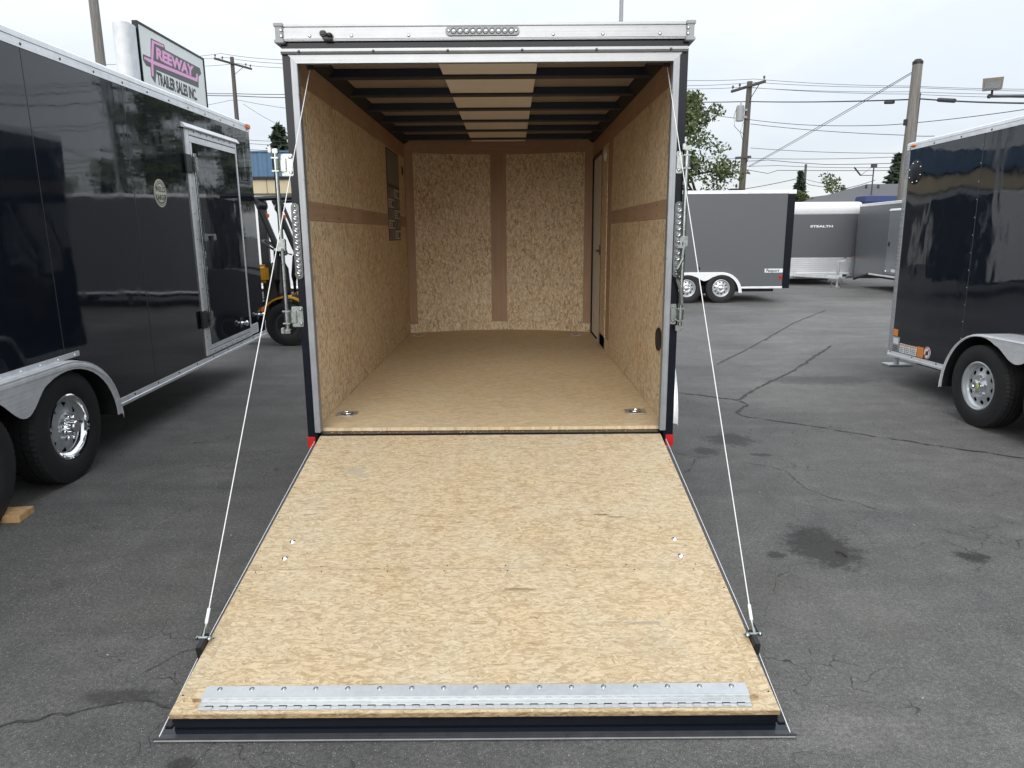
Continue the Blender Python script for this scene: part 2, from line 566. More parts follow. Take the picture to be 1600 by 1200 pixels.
MAT['sign_face'] = plain('sign_face_acrylic', (0.76, 0.80, 0.78), 0.35, 0, 0.05, 2)
MAT['cream'] = plain('cream_decal', (0.62, 0.60, 0.45), 0.4, 0, 0.08)
MAT['lens_base'] = plain('clear_lamp_housing', (0.14, 0.145, 0.15), 0.15, 0.2, 0.1)
MAT['flange'] = plain('grey_flange', (0.055, 0.057, 0.062), 0.30, 0.2, 0.2)
MAT['ceiling'] = plain('raw_roof_sheet', (0.30, 0.255, 0.22), 0.55, 0.0, 0.12, 4)
MAT['liner'] = plain('pale_roof_liner', (0.82, 0.78, 0.72), 0.55, 0, 0.05, 4)
MAT['door_grey'] = plain('pale_grey_door_skin', (0.66, 0.64, 0.60), 0.45, 0, 0.05, 5)
MAT['blue'] = plain('blue_metal_siding', (0.055, 0.13, 0.23), 0.45, 0, 0.12, 6)
MAT['tan'] = plain('tan_fascia', (0.52, 0.44, 0.29), 0.6, 0, 0.08, 3)
MAT['awning'] = plain('navy_awning', (0.03, 0.05, 0.16), 0.6, 0, 0.1)
MAT['rough_grey'] = plain('pale_render', (0.50, 0.50, 0.49), 0.75, 0, 0.1, 4)


def galv():
    m, nt, b = nodes('galvanised_steel')
    v = coords(nt)
    vo = N(nt, 'ShaderNodeTexVoronoi', Scale=70.0)
    nt.links.new(v, vo.inputs['Vector'])
    sc = nt.nodes.new('ShaderNodeSeparateColor'); nt.links.new(vo.outputs['Color'], sc.inputs[0])
    n = noise_t(nt, v, 14.0, 4.0)
    f = mathn(nt, 'ADD', mathn(nt, 'MULTIPLY', sc.outputs[0], 0.25), mathn(nt, 'MULTIPLY', n.outputs['Fac'], 0.75))
    nt.links.new(ramp(nt, f, [(0.25, (0.50, 0.515, 0.52)), (0.7, (0.60, 0.615, 0.62))]), b.inputs['Base Color'])
    nt.links.new(ramp(nt, f, [(0.2, 0.30), (0.8, 0.48)]), b.inputs['Roughness'])
    b.inputs['Metallic'].default_value = 0.85
    return m


def lauan(name, along, across):
    m, nt, b = nodes(name)
    sc = [40.0, 40.0, 40.0]
    sc[along] = 1.6
    n = noise_t(nt, coords(nt, tuple(sc)), 1.0, 4.0, 0.6, 0.4)
    n2 = noise_t(nt, coords(nt), 3.0, 3.0)
    f = mathn(nt, 'ADD', mathn(nt, 'MULTIPLY', n.outputs['Fac'], 0.6), mathn(nt, 'MULTIPLY', n2.outputs['Fac'], 0.4))
    nt.links.new(ramp(nt, f, [(0.3, (0.34, 0.220, 0.145)), (0.7, (0.46, 0.310, 0.210))]), b.inputs['Base Color'])
    b.inputs['Roughness'].default_value = 0.6
    b.inputs['Specular IOR Level'].default_value = 0.3
    return m


def lens_mat():
    m, nt, b = nodes('clear_lens')
    n = noise_t(nt, coords(nt), 160.0, 2.0)
    nt.links.new(ramp(nt, n.outputs['Fac'], [(0.35, (0.20, 0.21, 0.22)), (0.65, (0.46, 0.475, 0.50))]), b.inputs['Base Color'])
    b.inputs['Metallic'].default_value = 0.55
    b.inputs['Roughness'].default_value = 0.12
    b.inputs['Coat Weight'].default_value = 0.8
    return m


def diamond():
    m, nt, b = nodes('diamond_plate')
    v1 = coords(nt, (1, 1, 1), (0, R(45), 0))
    outs = []
    for a in (R(45), R(-45)):
        tc = coords(nt, (1, 1, 1), (a, a, 0))
        mp = nt.nodes.new('ShaderNodeMapping')
        mp.inputs['Scale'].default_value = (22, 22, 60)
        nt.links.new(tc, mp.inputs[0])
        vo = N(nt, 'ShaderNodeTexVoronoi', Scale=1.0, Randomness=0.0)
        nt.links.new(mp.outputs[0], vo.inputs['Vector'])
        outs.append(ramp(nt, vo.outputs['Distance'], [(0.30, 1.0), (0.48, 0.0)]))
    h = mathn(nt, 'MAXIMUM', outs[0], outs[1])
    nt.links.new(mixc(nt, h, (0.58, 0.60, 0.63), (0.92, 0.93, 0.95)), b.inputs['Base Color'])
    b.inputs['Metallic'].default_value = 0.80
    b.inputs['Roughness'].default_value = 0.22
    bump(nt, b, h, 1.0, 0.002)
    return m


def asphalt():
    m, nt, b = nodes('worn_asphalt')
    L = nt.links
    v = coords(nt)
    fine = noise_t(nt, v, 260.0, 2.0, 0.7)
    grain = noise_t(nt, v, 60.0, 5.0, 0.85)
    mid = noise_t(nt, v, 6.0, 7.0, 0.72)
    big = noise_t(nt, v, 0.45, 5.0, 0.6, 0.6)
    lane = noise_t(nt, coords(nt, (0.35, 2.2, 1.0)), 1.3, 5.0, 0.65, 0.4)
    f = mathn(nt, 'ADD', mathn(nt, 'MULTIPLY', lane.outputs['Fac'], 0.25), mathn(nt, 'MULTIPLY', mid.outputs['Fac'], 0.40))
    f = mathn(nt, 'ADD', f, mathn(nt, 'MULTIPLY', big.outputs['Fac'], 0.45))
    col = ramp(nt, f, [(0.40, (0.070, 0.068, 0.066)), (0.56, (0.116, 0.112, 0.107)), (0.74, (0.190, 0.183, 0.172))])
    gr = mathn(nt, 'ADD', mathn(nt, 'MULTIPLY', fine.outputs['Fac'], 0.5), mathn(nt, 'MULTIPLY', grain.outputs['Fac'], 0.5))
    col = mixc(nt, 1.0, col, ramp(nt, gr, [(0.36, 0.40), (0.50, 0.95), (0.62, 1.80)]), 'MULTIPLY')
    # grazing sheen painted into the colour: paler right and far off, darker left
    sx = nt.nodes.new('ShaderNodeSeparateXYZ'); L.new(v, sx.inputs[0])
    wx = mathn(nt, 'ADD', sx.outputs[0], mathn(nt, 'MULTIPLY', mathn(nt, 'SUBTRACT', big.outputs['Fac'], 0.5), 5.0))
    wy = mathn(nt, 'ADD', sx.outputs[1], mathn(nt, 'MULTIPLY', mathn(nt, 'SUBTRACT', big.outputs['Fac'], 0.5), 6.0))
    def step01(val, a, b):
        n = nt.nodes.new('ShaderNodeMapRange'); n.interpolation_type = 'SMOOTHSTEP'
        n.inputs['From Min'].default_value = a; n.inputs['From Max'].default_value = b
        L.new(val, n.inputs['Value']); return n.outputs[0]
    graze_tone = mathn(nt, 'ADD', mathn(nt, 'MULTIPLY', step01(wx, -1.5, 2.2), 0.26), mathn(nt, 'MULTIPLY', step01(wy, 6.0, 13.0), 0.22))
    graze_tone = mathn(nt, 'ADD', graze_tone, 0.88)
    graze_col = nt.nodes.new('ShaderNodeCombineColor')
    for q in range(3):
        L.new(graze_tone, graze_col.inputs[q])
    col = mixc(nt, 1.0, col, graze_col.outputs[0], 'MULTIPLY')
    # pale worn aggregate
    vo = N(nt, 'ShaderNodeTexVoronoi', Scale=150.0)
    L.new(v, vo.inputs['Vector'])
    sc = nt.nodes.new('ShaderNodeSeparateColor'); L.new(vo.outputs['Color'], sc.inputs[0])
    pm = noise_t(nt, v, 1.7, 4.0, 0.65)
    th = mathn(nt, 'SUBTRACT', 1.04, mathn(nt, 'MULTIPLY', pm.outputs['Fac'], 0.34))
    agg = mathn(nt, 'MULTIPLY', mathn(nt, 'GREATER_THAN', sc.outputs[0], th), ramp(nt, vo.outputs['Distance'], [(0.25, 1.0), (0.42, 0.0)]))
    col = mixc(nt, mathn(nt, 'MULTIPLY', agg, 0.65), col, mixc(nt, sc.outputs[1], (0.16, 0.155, 0.145), (0.42, 0.41, 0.39)))
    # brown dust and oil patches of their own shape
    du = noise_t(nt, v, 1.1, 5.0, 0.7, 0.5)
    col = mixc(nt, mathn(nt, 'MULTIPLY', ramp(nt, du.outputs['Fac'], [(0.55, 0.0), (0.74, 1.0)]), 0.35), col, (0.115, 0.102, 0.085))
    edge = noise_t(nt, v, 11.0, 8.0, 0.85)
    tot = None
    sep = nt.nodes.new('ShaderNodeSeparateXYZ'); L.new(v, sep.inputs[0])
    for (cx, cy, rx, ry, k) in [(1.62, 3.47, 0.20, 0.30, 0.75), (2.33, 3.34, 0.10, 0.07, 0.8), (1.74, 5.45, 0.22, 0.20, 0.6),
                                (1.47, 5.15, 0.11, 0.12, 0.6), (1.85, 5.05, 0.09, 0.05, 0.6), (3.45, 7.75, 0.75, 0.28, 0.45), (1.35, 3.38, 0.06, 0.05, 0.7),
                                (-1.05, 1.93, 0.05, 0.04, 0.7), (-1.42, 2.27, 0.16, 0.05, 0.55), (-0.35, 1.86, 0.16, 0.04, 0.6), (-0.62, 1.80, 0.05, 0.10, 0.5)]:
        dx = mathn(nt, 'DIVIDE', mathn(nt, 'SUBTRACT', sep.outputs[0], cx), rx)
        dy = mathn(nt, 'DIVIDE', mathn(nt, 'SUBTRACT', sep.outputs[1], cy), ry)
        d = mathn(nt, 'SQRT', mathn(nt, 'ADD', mathn(nt, 'MULTIPLY', dx, dx), mathn(nt, 'MULTIPLY', dy, dy)))
        d = mathn(nt, 'ADD', d, mathn(nt, 'MULTIPLY', mathn(nt, 'SUBTRACT', edge.outputs['Fac'], 0.5), 3.0))
        s = mathn(nt, 'MULTIPLY', ramp(nt, d, [(0.62, 1.0), (1.20, 0.0)]), k)
        tot = s if tot is None else mathn(nt, 'MAXIMUM', tot, s)
    col = mixc(nt, tot, col, (0.024, 0.022, 0.021))
    # hairline map cracking, in patches
    wv = noise_t(nt, v, 3.0, 3.0)
    sc1 = N(nt, 'ShaderNodeVectorMath', operation='SCALE'); L.new(wv.outputs['Color'], sc1.inputs[0]); sc1.inputs['Scale'].default_value = 0.30
    ad = N(nt, 'ShaderNodeVectorMath', operation='ADD'); L.new(v, ad.inputs[0]); L.new(sc1.outputs[0], ad.inputs[1])
    cr = N(nt, 'ShaderNodeTexVoronoi', Scale=4.6, feature='DISTANCE_TO_EDGE')
    L.new(ad.outputs[0], cr.inputs['Vector'])
    cm = noise_t(nt, v, 1.3, 3.0, 0.6)
    crk = mathn(nt, 'MULTIPLY', ramp(nt, cr.outputs['Distance'], [(0.004, 1.0), (0.016, 0.0)]), ramp(nt, cm.outputs['Fac'], [(0.50, 0.0), (0.60, 0.8)]))
    crk = mathn(nt, 'MULTIPLY', crk, ramp(nt, edge.outputs['Fac'], [(0.40, 0.0), (0.58, 1.0)]))
    col = mixc(nt, crk, col, (0.012, 0.012, 0.012))
    L.new(col, b.inputs['Base Color'])
    L.new(ramp(nt, mid.outputs['Fac'], [(0.3, 0.66), (0.7, 0.88)]), b.inputs['Roughness'])
    b.inputs['Specular IOR Level'].default_value = 0.35
    h = mathn(nt, 'SUBTRACT', mathn(nt, 'ADD', fine.outputs['Fac'], mathn(nt, 'MULTIPLY', agg, 0.4)), mathn(nt, 'MULTIPLY', crk, 1.0))
    bump(nt, b, h, 0.6, 0.004)
    return m


def weathered_wood(name, c0, c1):
    m, nt, b = nodes(name)
    n = noise_t(nt, coords(nt, (30, 30, 1.2)), 1.0, 5.0, 0.65, 0.4)
    nt.links.new(ramp(nt, n.outputs['Fac'], [(0.3, c0), (0.7, c1)]), b.inputs['Base Color'])
    b.inputs['Roughness'].default_value = 0.85
    bump(nt, b, n.outputs['Fac'], 0.5, 0.01)
    return m


def leaf_mat(name, c0, c1):
    m, nt, b = nodes(name)
    n = noise_t(nt, coords(nt), 2.3, 4.0, 0.7)
    g = nt.nodes.new('ShaderNodeNewGeometry')
    f = mathn(nt, 'ADD', mathn(nt, 'MULTIPLY', n.outputs['Fac'], 0.5), mathn(nt, 'MULTIPLY', g.outputs['Random Per Island'], 0.5))
    nt.links.new(ramp(nt, f, [(0.25, c0), (0.75, c1)]), b.inputs['Base Color'])
    b.inputs['Roughness'].default_value = 0.6
    b.inputs['Specular IOR Level'].default_value = 0.3
    return m


MAT['galv'] = galv()
MAT['lauan_x'] = lauan('lauan_strip_along_x', 0, 2)
MAT['lauan_y'] = lauan('lauan_strip_along_y', 1, 2)
MAT['lauan_z'] = lauan('lauan_strip_along_z', 2, 0)
MAT['lens'] = lens_mat()
MAT['diamond'] = diamond()
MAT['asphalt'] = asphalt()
MAT['crack'] = plain('tar_in_crack', (0.042, 0.041, 0.039), 0.75, 0, 0.3, 60)
MAT['osb_ramp'] = osb('strand_board_ramp', 0, 1, (0.62, 0.510, 0.350), (0.545, 0.430, 0.275), (0.37, 0.265, 0.148), 0.38, 0.42, 0.42, 1.25, 1.45, True)
MAT['osb_edge'] = osb('strand_board_edge', 0, 2, (0.46, 0.34, 0.20), (0.36, 0.26, 0.14), (0.20, 0.13, 0.07), 0.30, 0.8, 0.4, 0.3, 1.6)
MAT['osb_floor'] = osb('board_floor', 0, 1, (0.68, 0.54, 0.35), (0.60, 0.465, 0.285), (0.44, 0.32, 0.18), 0.40, 0.16, 0.28, 0.3, 1.1)
MAT['osb_wall'] = osb('strand_board_side_wall', 2, 1, (0.82, 0.68, 0.48), (0.71, 0.565, 0.375), (0.37, 0.26, 0.145), 0.31, 1.25, 0.45, 1.2, 1.15)
MAT['osb_front'] = osb('strand_board_front_wall', 2, 0, (0.84, 0.70, 0.50), (0.72, 0.575, 0.39), (0.38, 0.27, 0.16), 0.31, 1.1, 0.45, 1.2, 1.1)
MAT['pole'] = weathered_wood('weathered_pole_wood', (0.105, 0.097, 0.088), (0.255, 0.24, 0.22))
MAT['pole_dark'] = weathered_wood('dark_pole_wood', (0.055, 0.048, 0.042), (0.14, 0.122, 0.105))
MAT['lumber'] = weathered_wood('yellow_lumber', (0.36, 0.20, 0.08), (0.56, 0.36, 0.17))
MAT['leaf'] = leaf_mat('oak_leaves', (0.030, 0.050, 0.018), (0.135, 0.165, 0.060))
MAT['needle'] = leaf_mat('fir_needles', (0.014, 0.026, 0.016), (0.050, 0.075, 0.038))
MAT['bark'] = plain('bark', (0.050, 0.040, 0.033), 0.9, 0, 0.35, 12, 0.3, 0.01)
MAT['roofing'] = plain('grey_shingles', (0.115, 0.115, 0.125), 0.85, 0, 0.2, 14, 0.3, 0.01)
MAT['wire'] = plain('power_cable', (0.035, 0.035, 0.04), 0.6, 0, 0.1)

# ------------------------------------------------------------------ ground
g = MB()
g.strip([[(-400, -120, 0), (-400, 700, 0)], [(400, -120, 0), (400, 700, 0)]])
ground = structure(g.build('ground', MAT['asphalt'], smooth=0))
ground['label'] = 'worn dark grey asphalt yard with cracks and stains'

CRACKS = [
    ([(1.25, 7.28), (1.72, 7.15), (2.0, 6.97), (2.21, 6.79)], 0.032),
    ([(2.21, 6.79), (2.68, 7.46), (3.34, 8.28), (4.05, 9.33), (4.64, 10.19)], 0.048),
    ([(2.21, 6.79), (2.27, 6.63), (2.05, 6.31), (2.07, 6.19)], 0.050),
    ([(2.07, 6.19), (2.43, 5.92), (2.79, 5.63), (3.11, 5.36), (3.39, 5.15), (3.70, 4.93), (4.4, 4.4)], 0.024),
    ([(2.56, 8.73), (3.18, 9.68), (4.0, 10.99), (5.1, 12.8), (6.59, 14.89)], 0.035),
    ([(1.70, 4.86), (1.90, 4.70), (1.89, 4.50), (1.87, 4.38), (1.93, 4.24), (2.12, 4.04), (2.30, 3.86)], 0.007),
    ([(1.36, 5.0), (1.26, 4.78), (1.18, 4.64)], 0.010),
    ([(1.20, 5.12), (1.36, 5.0), (1.66, 5.02)], 0.006),
    ([(-1.78, 2.10), (-1.60, 2.16), (-1.42, 2.24), (-1.30, 2.24), (-1.20, 2.20)], 0.012),
    ([(-1.42, 2.40), (-1.34, 2.50), (-1.24, 2.60), (-1.17, 2.64)], 0.004),
    ([(-0.52, 1.96), (-0.50, 1.84), (-0.53, 1.74), (-0.50, 1.62)], 0.010),
]
crr = random.Random(5)
for pts, w in CRACKS:
    m = MB()
    L_, Rr = [], []
    P = []
    for (a, b_) in zip(pts[:-1], pts[1:]):
        n = max(3, int(math.dist(a, b_) / 0.03))
        for i in range(n):
            t = i / n
            P.append((a[0] + (b_[0] - a[0]) * t + crr.gauss(0, 0.012), a[1] + (b_[1] - a[1]) * t + crr.gauss(0, 0.016)))
    P.append(pts[-1])
    P = [P[0]] + [((p[0] + 2 * q[0] + r_[0]) / 4, (p[1] + 2 * q[1] + r_[1]) / 4) for p, q, r_ in zip(P[:-2], P[1:-1], P[2:])] + [P[-1]]
    rows = []
    for i, p in enumerate(P):
        q = P[min(i + 1, len(P) - 1)]; o_ = P[max(i - 1, 0)]
        d = Vector((q[0] - o_[0], q[1] - o_[1])).normalized()
        ww = 0.5 * w * crr.choice((0.12, 0.4, 0.7, 0.9, 1.1)) * crr.uniform(.7, 1.1)
        if i in (0, len(P) - 1):
            ww *= 0.2
        rows.append([(p[0] - d.y * ww, p[1] + d.x * ww, 0.004), (p[0] + d.y * ww * crr.uniform(.6, 1.2), p[1] - d.x * ww, 0.004)])
    m.strip(rows)
    structure(m.build('ground_crack', MAT['crack'], smooth=0))

# loose grit
m = MB()
for i in range(150):
    x, y = crr.uniform(-3.2, 4.6), crr.choice((crr.uniform(1.5, 4.5), crr.uniform(2.0, 9.0)))
    if -1.25 < x < 1.0 and y > 1.95:
        continue
    s = crr.choice((0.002, 0.003, 0.003, 0.0045))
    m.ball((x, y, s * 0.4), (s * crr.uniform(.8, 1.6), s, s * 0.7), 5, 3)
grit = m.build('loose_grit', plain('pale_grit', (0.30, 0.29, 0.27), 0.8, 0, 0.4, 5), kind='stuff')
for (x, y, a, l) in [(1.66, 3.40, 0.9, 0.075), (3.05, 3.62, 0.6, 0.09), (3.28, 3.52, -0.7, 0.05)]:
    m = MB()
    m.tube([(x, y, 0.008), (x + l * 0.4 * math.cos(a), y - l * 0.35 * math.sin(a), 0.012), (x + l * math.cos(a) * .7, y - l * math.sin(a), 0.008)], 0.0045, 6)
    t = m.build('twig', MAT['bark'])
    tag(t, {0: 'curled dark twig lying on the large oil stain', 1: 'longer bare twig lying on open asphalt far right', 2: 'short twig right of the longer one on open asphalt'}[[1.66, 3.05, 3.28].index(x)], 'twig', 'twigs on the asphalt')

# ================================================================== the open trailer
XC, YR = -0.13, 4.05
T = thing('cargo_trailer', 'open black cargo trailer lined with strand board, its rear ramp door lowered', 'trailer', (XC, YR, 0))
HW, HI, FZ = 1.080, 1.055, 0.490         # outer half width, inner half width, floor level


def yfront(x):
    return 4.20 + 0.27 * (1 - (x / 1.055) ** 2)


def arcprism(m, x0, x1, z0, z1, off, th, n=12):
    xs = [x0 + (x1 - x0) * i / n for i in range(n + 1)]
    poly = [(x, yfront(x) - off) for x in xs] + [(x, yfront(x) - off + th) for x in reversed(xs)]
    m.prism(poly, 'z', z0, z1)
    return m


# outer shell
for s in (-1, 1):
    for k in range(4):
        y0, y1 = 0.10 + k * 1.05, 0.10 + (k + 1) * 1.05 - 0.003
        MB().box(*(sorted((s * (HW - 0.012), s * (HW - 0.010 + 0.004)))), y0, y1, 0.40, 2.63).build('side_panel', MAT['skin'], T)
    MB().box(*(sorted((s * (HW - 0.03), s * (HW - 0.001)))), 0.10, 4.30, 0.345, 0.398, 0.004).build('bottom_rail', MAT['alu_y'], T)
    MB().box(*(sorted((s * (HW - 0.03), s * (HW + 0.004)))), 0.03, 4.30, 2.632, 2.70, 0.006).build('roof_rail', MAT['alu_y'], T)
m = MB(); arcprism(m, -1.074, 1.074, 0.40, 2.64, -0.035, 0.006, 20); m.build('front_skin', MAT['skin'], T)
m = MB(); m.prism([(-1.06, 0.06), (1.06, 0.06)] + [(1.06 - 2.12 * i / 16, yfront(1.06 - 2.12 * i / 16) + 0.03) for i in range(17)], 'z', 2.652, 2.690)
m.build('roof', MAT['ceiling'], T)
MB().box(-0.95, 0.95, 0.14, 4.15, 0.30, 0.43, 0.01).build('chassis', MAT['black'], T)
m = MB()
for y in (0.6, 1.0, 1.5, 2.5, 3.0, 3.5):
    m.box(-1.0, 1.0, y, y + 0.05, 0.432, 0.468)
m.build('cross_members', MAT['black'], T)
# tongue and jack at the far end
m = MB()
for s in (-1, 1):
    m.tube([(s * 0.8, 3.9, 0.36), (0.0, 5.6, 0.36)], 0.045, 4)
m.box(-0.05, 0.05, 5.5, 5.85, 0.33, 0.42, 0.01)
m.build('tongue', MAT['black'], T)
m = MB(); m.cyl((0, 5.35, 0.03), (0, 5.35, 0.85), 0.028); m.box(-0.09, 0.09, 5.26, 5.44, 0.0, 0.03, 0.006)
m.build('tongue_jack', MAT['zinc'], T)

# floor, sill
MB().prism([(-1.05, 0.055), (1.05, 0.055)] + [(1.05 - 2.10 * i / 16, yfront(1.05 - 2.10 * i / 16)) for i in range(17)], 'z', 0.470, FZ, bev=0).build('floor_board', MAT['osb_floor'], T)
m = MB(); m.box(-1.0, 1.0, -0.004, 0.115, 0.385, 0.4685, 0.003)
m.box(-1.0, 1.0, -0.012, -0.006, 0.448, 0.462, 0.002)
m.build('rear_sill', MAT['black'], T)
m = MB()
for k in range(70):
    m.ball((crr.uniform(-0.98, 0.98), crr.uniform(0.004, 0.05), 0.470), (crr.uniform(.002, .006), .003, .002), 5, 3)
o = m.build('sawdust', MAT['lumber'], T); o['kind'] = 'stuff'

# side walls
for s in (-1, 1):
    yend = 4.20 if s < 0 else 2.635
    w = yend - 0.07
    cuts = [0.07, 1.30, 2.52, 3.74, 4.20] if s < 0 else [0.07, 1.30, 2.52, 2.635]
    cuts = [0.07, 2.86, 4.20] if s < 0 else [0.07, 2.635]
    for a, b_ in zip(cuts[:-1], cuts[1:]):
        for z0, z1 in ((FZ + 0.001, 1.703), (1.814, 2.448)):
            MB().box(*sorted((s * HI, s * (HI + 0.010))), a + 0.001, b_ - 0.001, z0, z1).build('wall_board', MAT['osb_wall'], T)
    MB().box(*sorted((s * (HI - 0.003), s * (HI + 0.008))), 0.07, yend, 1.704, 1.813, 0.001).build('wall_strip', MAT['lauan_y'], T)
    MB().box(*sorted((s * (HI - 0.004), s * (HI + 0.008))), 0.07, 4.20, 2.449, 2.680, 0.001).build('wall_top_strip', MAT['lauan_y'], T)
    MB().box(*sorted((s * (HI - 0.010), s * (HI - 0.0005))), 0.05, 3.30 if s > 0 else 4.19, FZ + 0.001, FZ + 0.120, 0.0015).build('kick_board', MAT['osb_wall'], T)
    MB().box(*sorted((s * (HI - 0.030), s * (HI + 0.012))), 0.045, 0.068, FZ, 2.52, 0.002).build('rear_edge_trim', MAT['lauan_z'], T)
for s in (-1, 1):
    m = MB()
    for z in (1.725, 1.792, 2.47, 0.60):
        for k in range(11):
            y = 0.16 + k * 0.40
            if s > 0 and y > 2.6 and z < 2.4:
                continue
            m.lathe([(0, -s * 0.0022), (0.004, -s * 0.002), (0.0055, 0.0)], (s * (HI - 0.0045 if z > 0.7 else HI - 0.0105), y, z), 'x', 6)
    m.build('wall_screw', MAT['steel'], T, kind='stuff')
# right wall forward of the boards: post, door
MB().box(HI - 0.004, HI + 0.010, 2.637, 2.92, FZ + .001, 2.448, 0.001).build('door_post', MAT['lauan_z'], T)
MB().box(HI - 0.010, HI + 0.010, 2.922, 3.325, FZ + .001, 2.448, 0.001).build('door_post', MAT['osb_wall'], T)
MB().box(HI - 0.008, HI + 0.010, 4.17, 4.20, FZ + .001, 2.448, 0.001).build('door_post', MAT['lauan_z'], T)
m = MB()
m.box(HI - 0.012, HI + 0.02, 3.328, 3.352, FZ, 2.435, .002); m.box(HI - 0.012, HI + 0.02, 4.146, 4.168, FZ, 2.435, .002)
m.box(HI - 0.012, HI + 0.02, 3.353, 4.145, 2.412, 2.435, .002)
m.build('side_door_frame', MAT['black'], T)
sd = MB().box(HI + 0.004, HI + 0.03, 3.356, 4.142, FZ + 0.012, 2.408, 0.003).build('side_door', MAT['door_grey'], T)
m = MB(); m.box(HI - 0.016, HI + 0.004, 3.40, 3.44, 1.40, 1.50, .003); m.cyl((HI - 0.03, 3.42, 1.44), (HI + 0.004, 3.42, 1.44), 0.012); m.box(HI - 0.04, HI - 0.028, 3.40, 3.52, 1.43, 1.45, .003)
m.build('door_handle', MAT['steel'], sd)
m = MB(); m.lathe([(0, -0.022), (0.05, -0.020), (0.068, -0.010), (0.072, 0.0)], (HI - 0.004, 3.09, 2.365), 'x', 32); m.build('dome_light', MAT['white'], T)
m = MB(); m.lathe([(0.070, 0.0), (0.074, -0.010), (0.066, -0.014), (0.060, -0.006), (0, -0.004)], (HI + 0.0, 0.36, 0.967), 'x', 32)
v_ = m.build('wall_vent', MAT['plastic'], T)
m = MB()
for k in range(-4, 5):
    h_ = math.sqrt(0.058 ** 2 - (k * 0.0125) ** 2)
    m.box(HI - 0.010, HI - 0.003, 0.36 - h_, 0.36 + h_, 0.967 + k * 0.0125 - 0.003, 0.967 + k * 0.0125 + 0.003)
m.build('vent_slat', MAT['steel'], v_)

# left wall notices and switch
pb = MB().box(-HI, -HI + 0.004, 3.00, 3.74, 1.56, 2.435).build('notice_sheet', MAT['ink'], T)
ga = plain('notice_grey', (0.17, 0.165, 0.16), .5); gb = plain('notice_white', (0.50, 0.48, 0.45), .5)
for r_ in range(5):
    for c_ in range(2):
        z1 = 2.07 - r_ * 0.102; y0 = 3.02 + c_ * 0.36
        lite = (r_ + c_) % 2 == 1
        o = MB().box(-HI + 0.0045, -HI + 0.006, y0, y0 + 0.34, z1 - 0.09, z1).build('notice_label', gb if lite else ga, pb)
MB().box(-HI + 0.0045, -HI + 0.006, 3.03, 3.70, 2.11, 2.42).build('notice_label', ga, pb)
m = MB()
for r_ in range(5):
    for c_ in range(2):
        z1 = 2.07 - r_ * 0.102; y0 = 3.02 + c_ * 0.36
        if (r_ + c_) % 2 == 1:
            m.box(-HI + 0.0065, -HI + 0.008, y0 + 0.20, y0 + 0.31, z1 - 0.075, z1 - 0.02)
        for q in range(3):
            m.box(-HI + 0.0065, -HI + 0.0075, y0 + 0.03, y0 + 0.15, z1 - 0.03 - q * 0.02, z1 - 0.022 - q * 0.02)
m.build('notice_print', MAT['ink'], pb, kind='stuff')
m = MB(); m.ball((-HI, 4.02, 2.30), (0.012, 0.035, 0.055)); m.build('light_switch', MAT['plastic'], T)

# front wall
arcs = [(-1.053, -0.965, 0.592, 2.51, 0.004, 'lauan_z', 'front_strip'), (0.965, 1.053, 0.592, 2.51, 0.004, 'lauan_z', 'front_strip'),
        (-0.105, 0.076, 0.592, 2.51, 0.004, 'lauan_z', 'front_strip'), (-1.053, 1.053, 2.511, 2.681, 0.003, 'lauan_x', 'front_top_strip'),
        (-0.964, -0.106, 0.592, 2.51, 0.0, 'osb_front', 'front_board'), (0.077, 0.964, 0.592, 2.51, 0.0, 'osb_front', 'front_board'),
        (-1.05, 1.05, FZ + .001, 0.591, 0.010, 'osb_front', 'front_kick_board')]
for x0, x1, z0, z1, off, mt, nm in arcs:
    m = MB(); arcprism(m, x0, x1, z0, z1, off, 0.012); m.build(nm, MAT[mt], T)

# roof bows, pale liner panels between them
bows = [0.22, 0.83, 1.44, 2.05, 2.66, 3.27, 3.88]
for y in [0.83, 1.44, 2.05, 2.66, 3.27, 3.88]:
    m = MB(); m.prism([(y - 0.050, 2.651), (y - 0.045, 2.603), (y + 0.055, 2.603), (y + 0.060, 2.651)], 'x', -HI + 0.004, HI - 0.004, bev=0.003)
    m.build('roof_bow', MAT['navy'], T)
cuts = [0.05] + [0.83, 1.44, 2.05, 2.66, 3.27, 3.88] + [4.20]
for a, b_ in zip(cuts[:-1], cuts[1:]):
    MB().box(-0.295, 0.295, a + 0.064, b_ - 0.054, 2.613, 2.620).build('roof_liner_panel', MAT['liner'], T)
for s in (-1, 1):
    m = MB()
    m.prism([(s * (HI - 0.006), 2.651), (s * (HI - 0.006), 2.595), (s * (HI - 0.045), 2.612), (s * (HI - 0.075), 2.651)], 'y', 0.10, 4.18)
    m.build('roof_side_rail', MAT['dark'], T)
m = MB(); m.box(-HI + .01, HI - .01, 0.06, 0.100, 2.590, 2.634, 0.004); m.build('header_tube', MAT['navy'], T)
MB().box(-0.026, 0.004, 0.30, 0.32, 2.604, 2.6125, 0.001).build('header_sticker', MAT['red'], T)

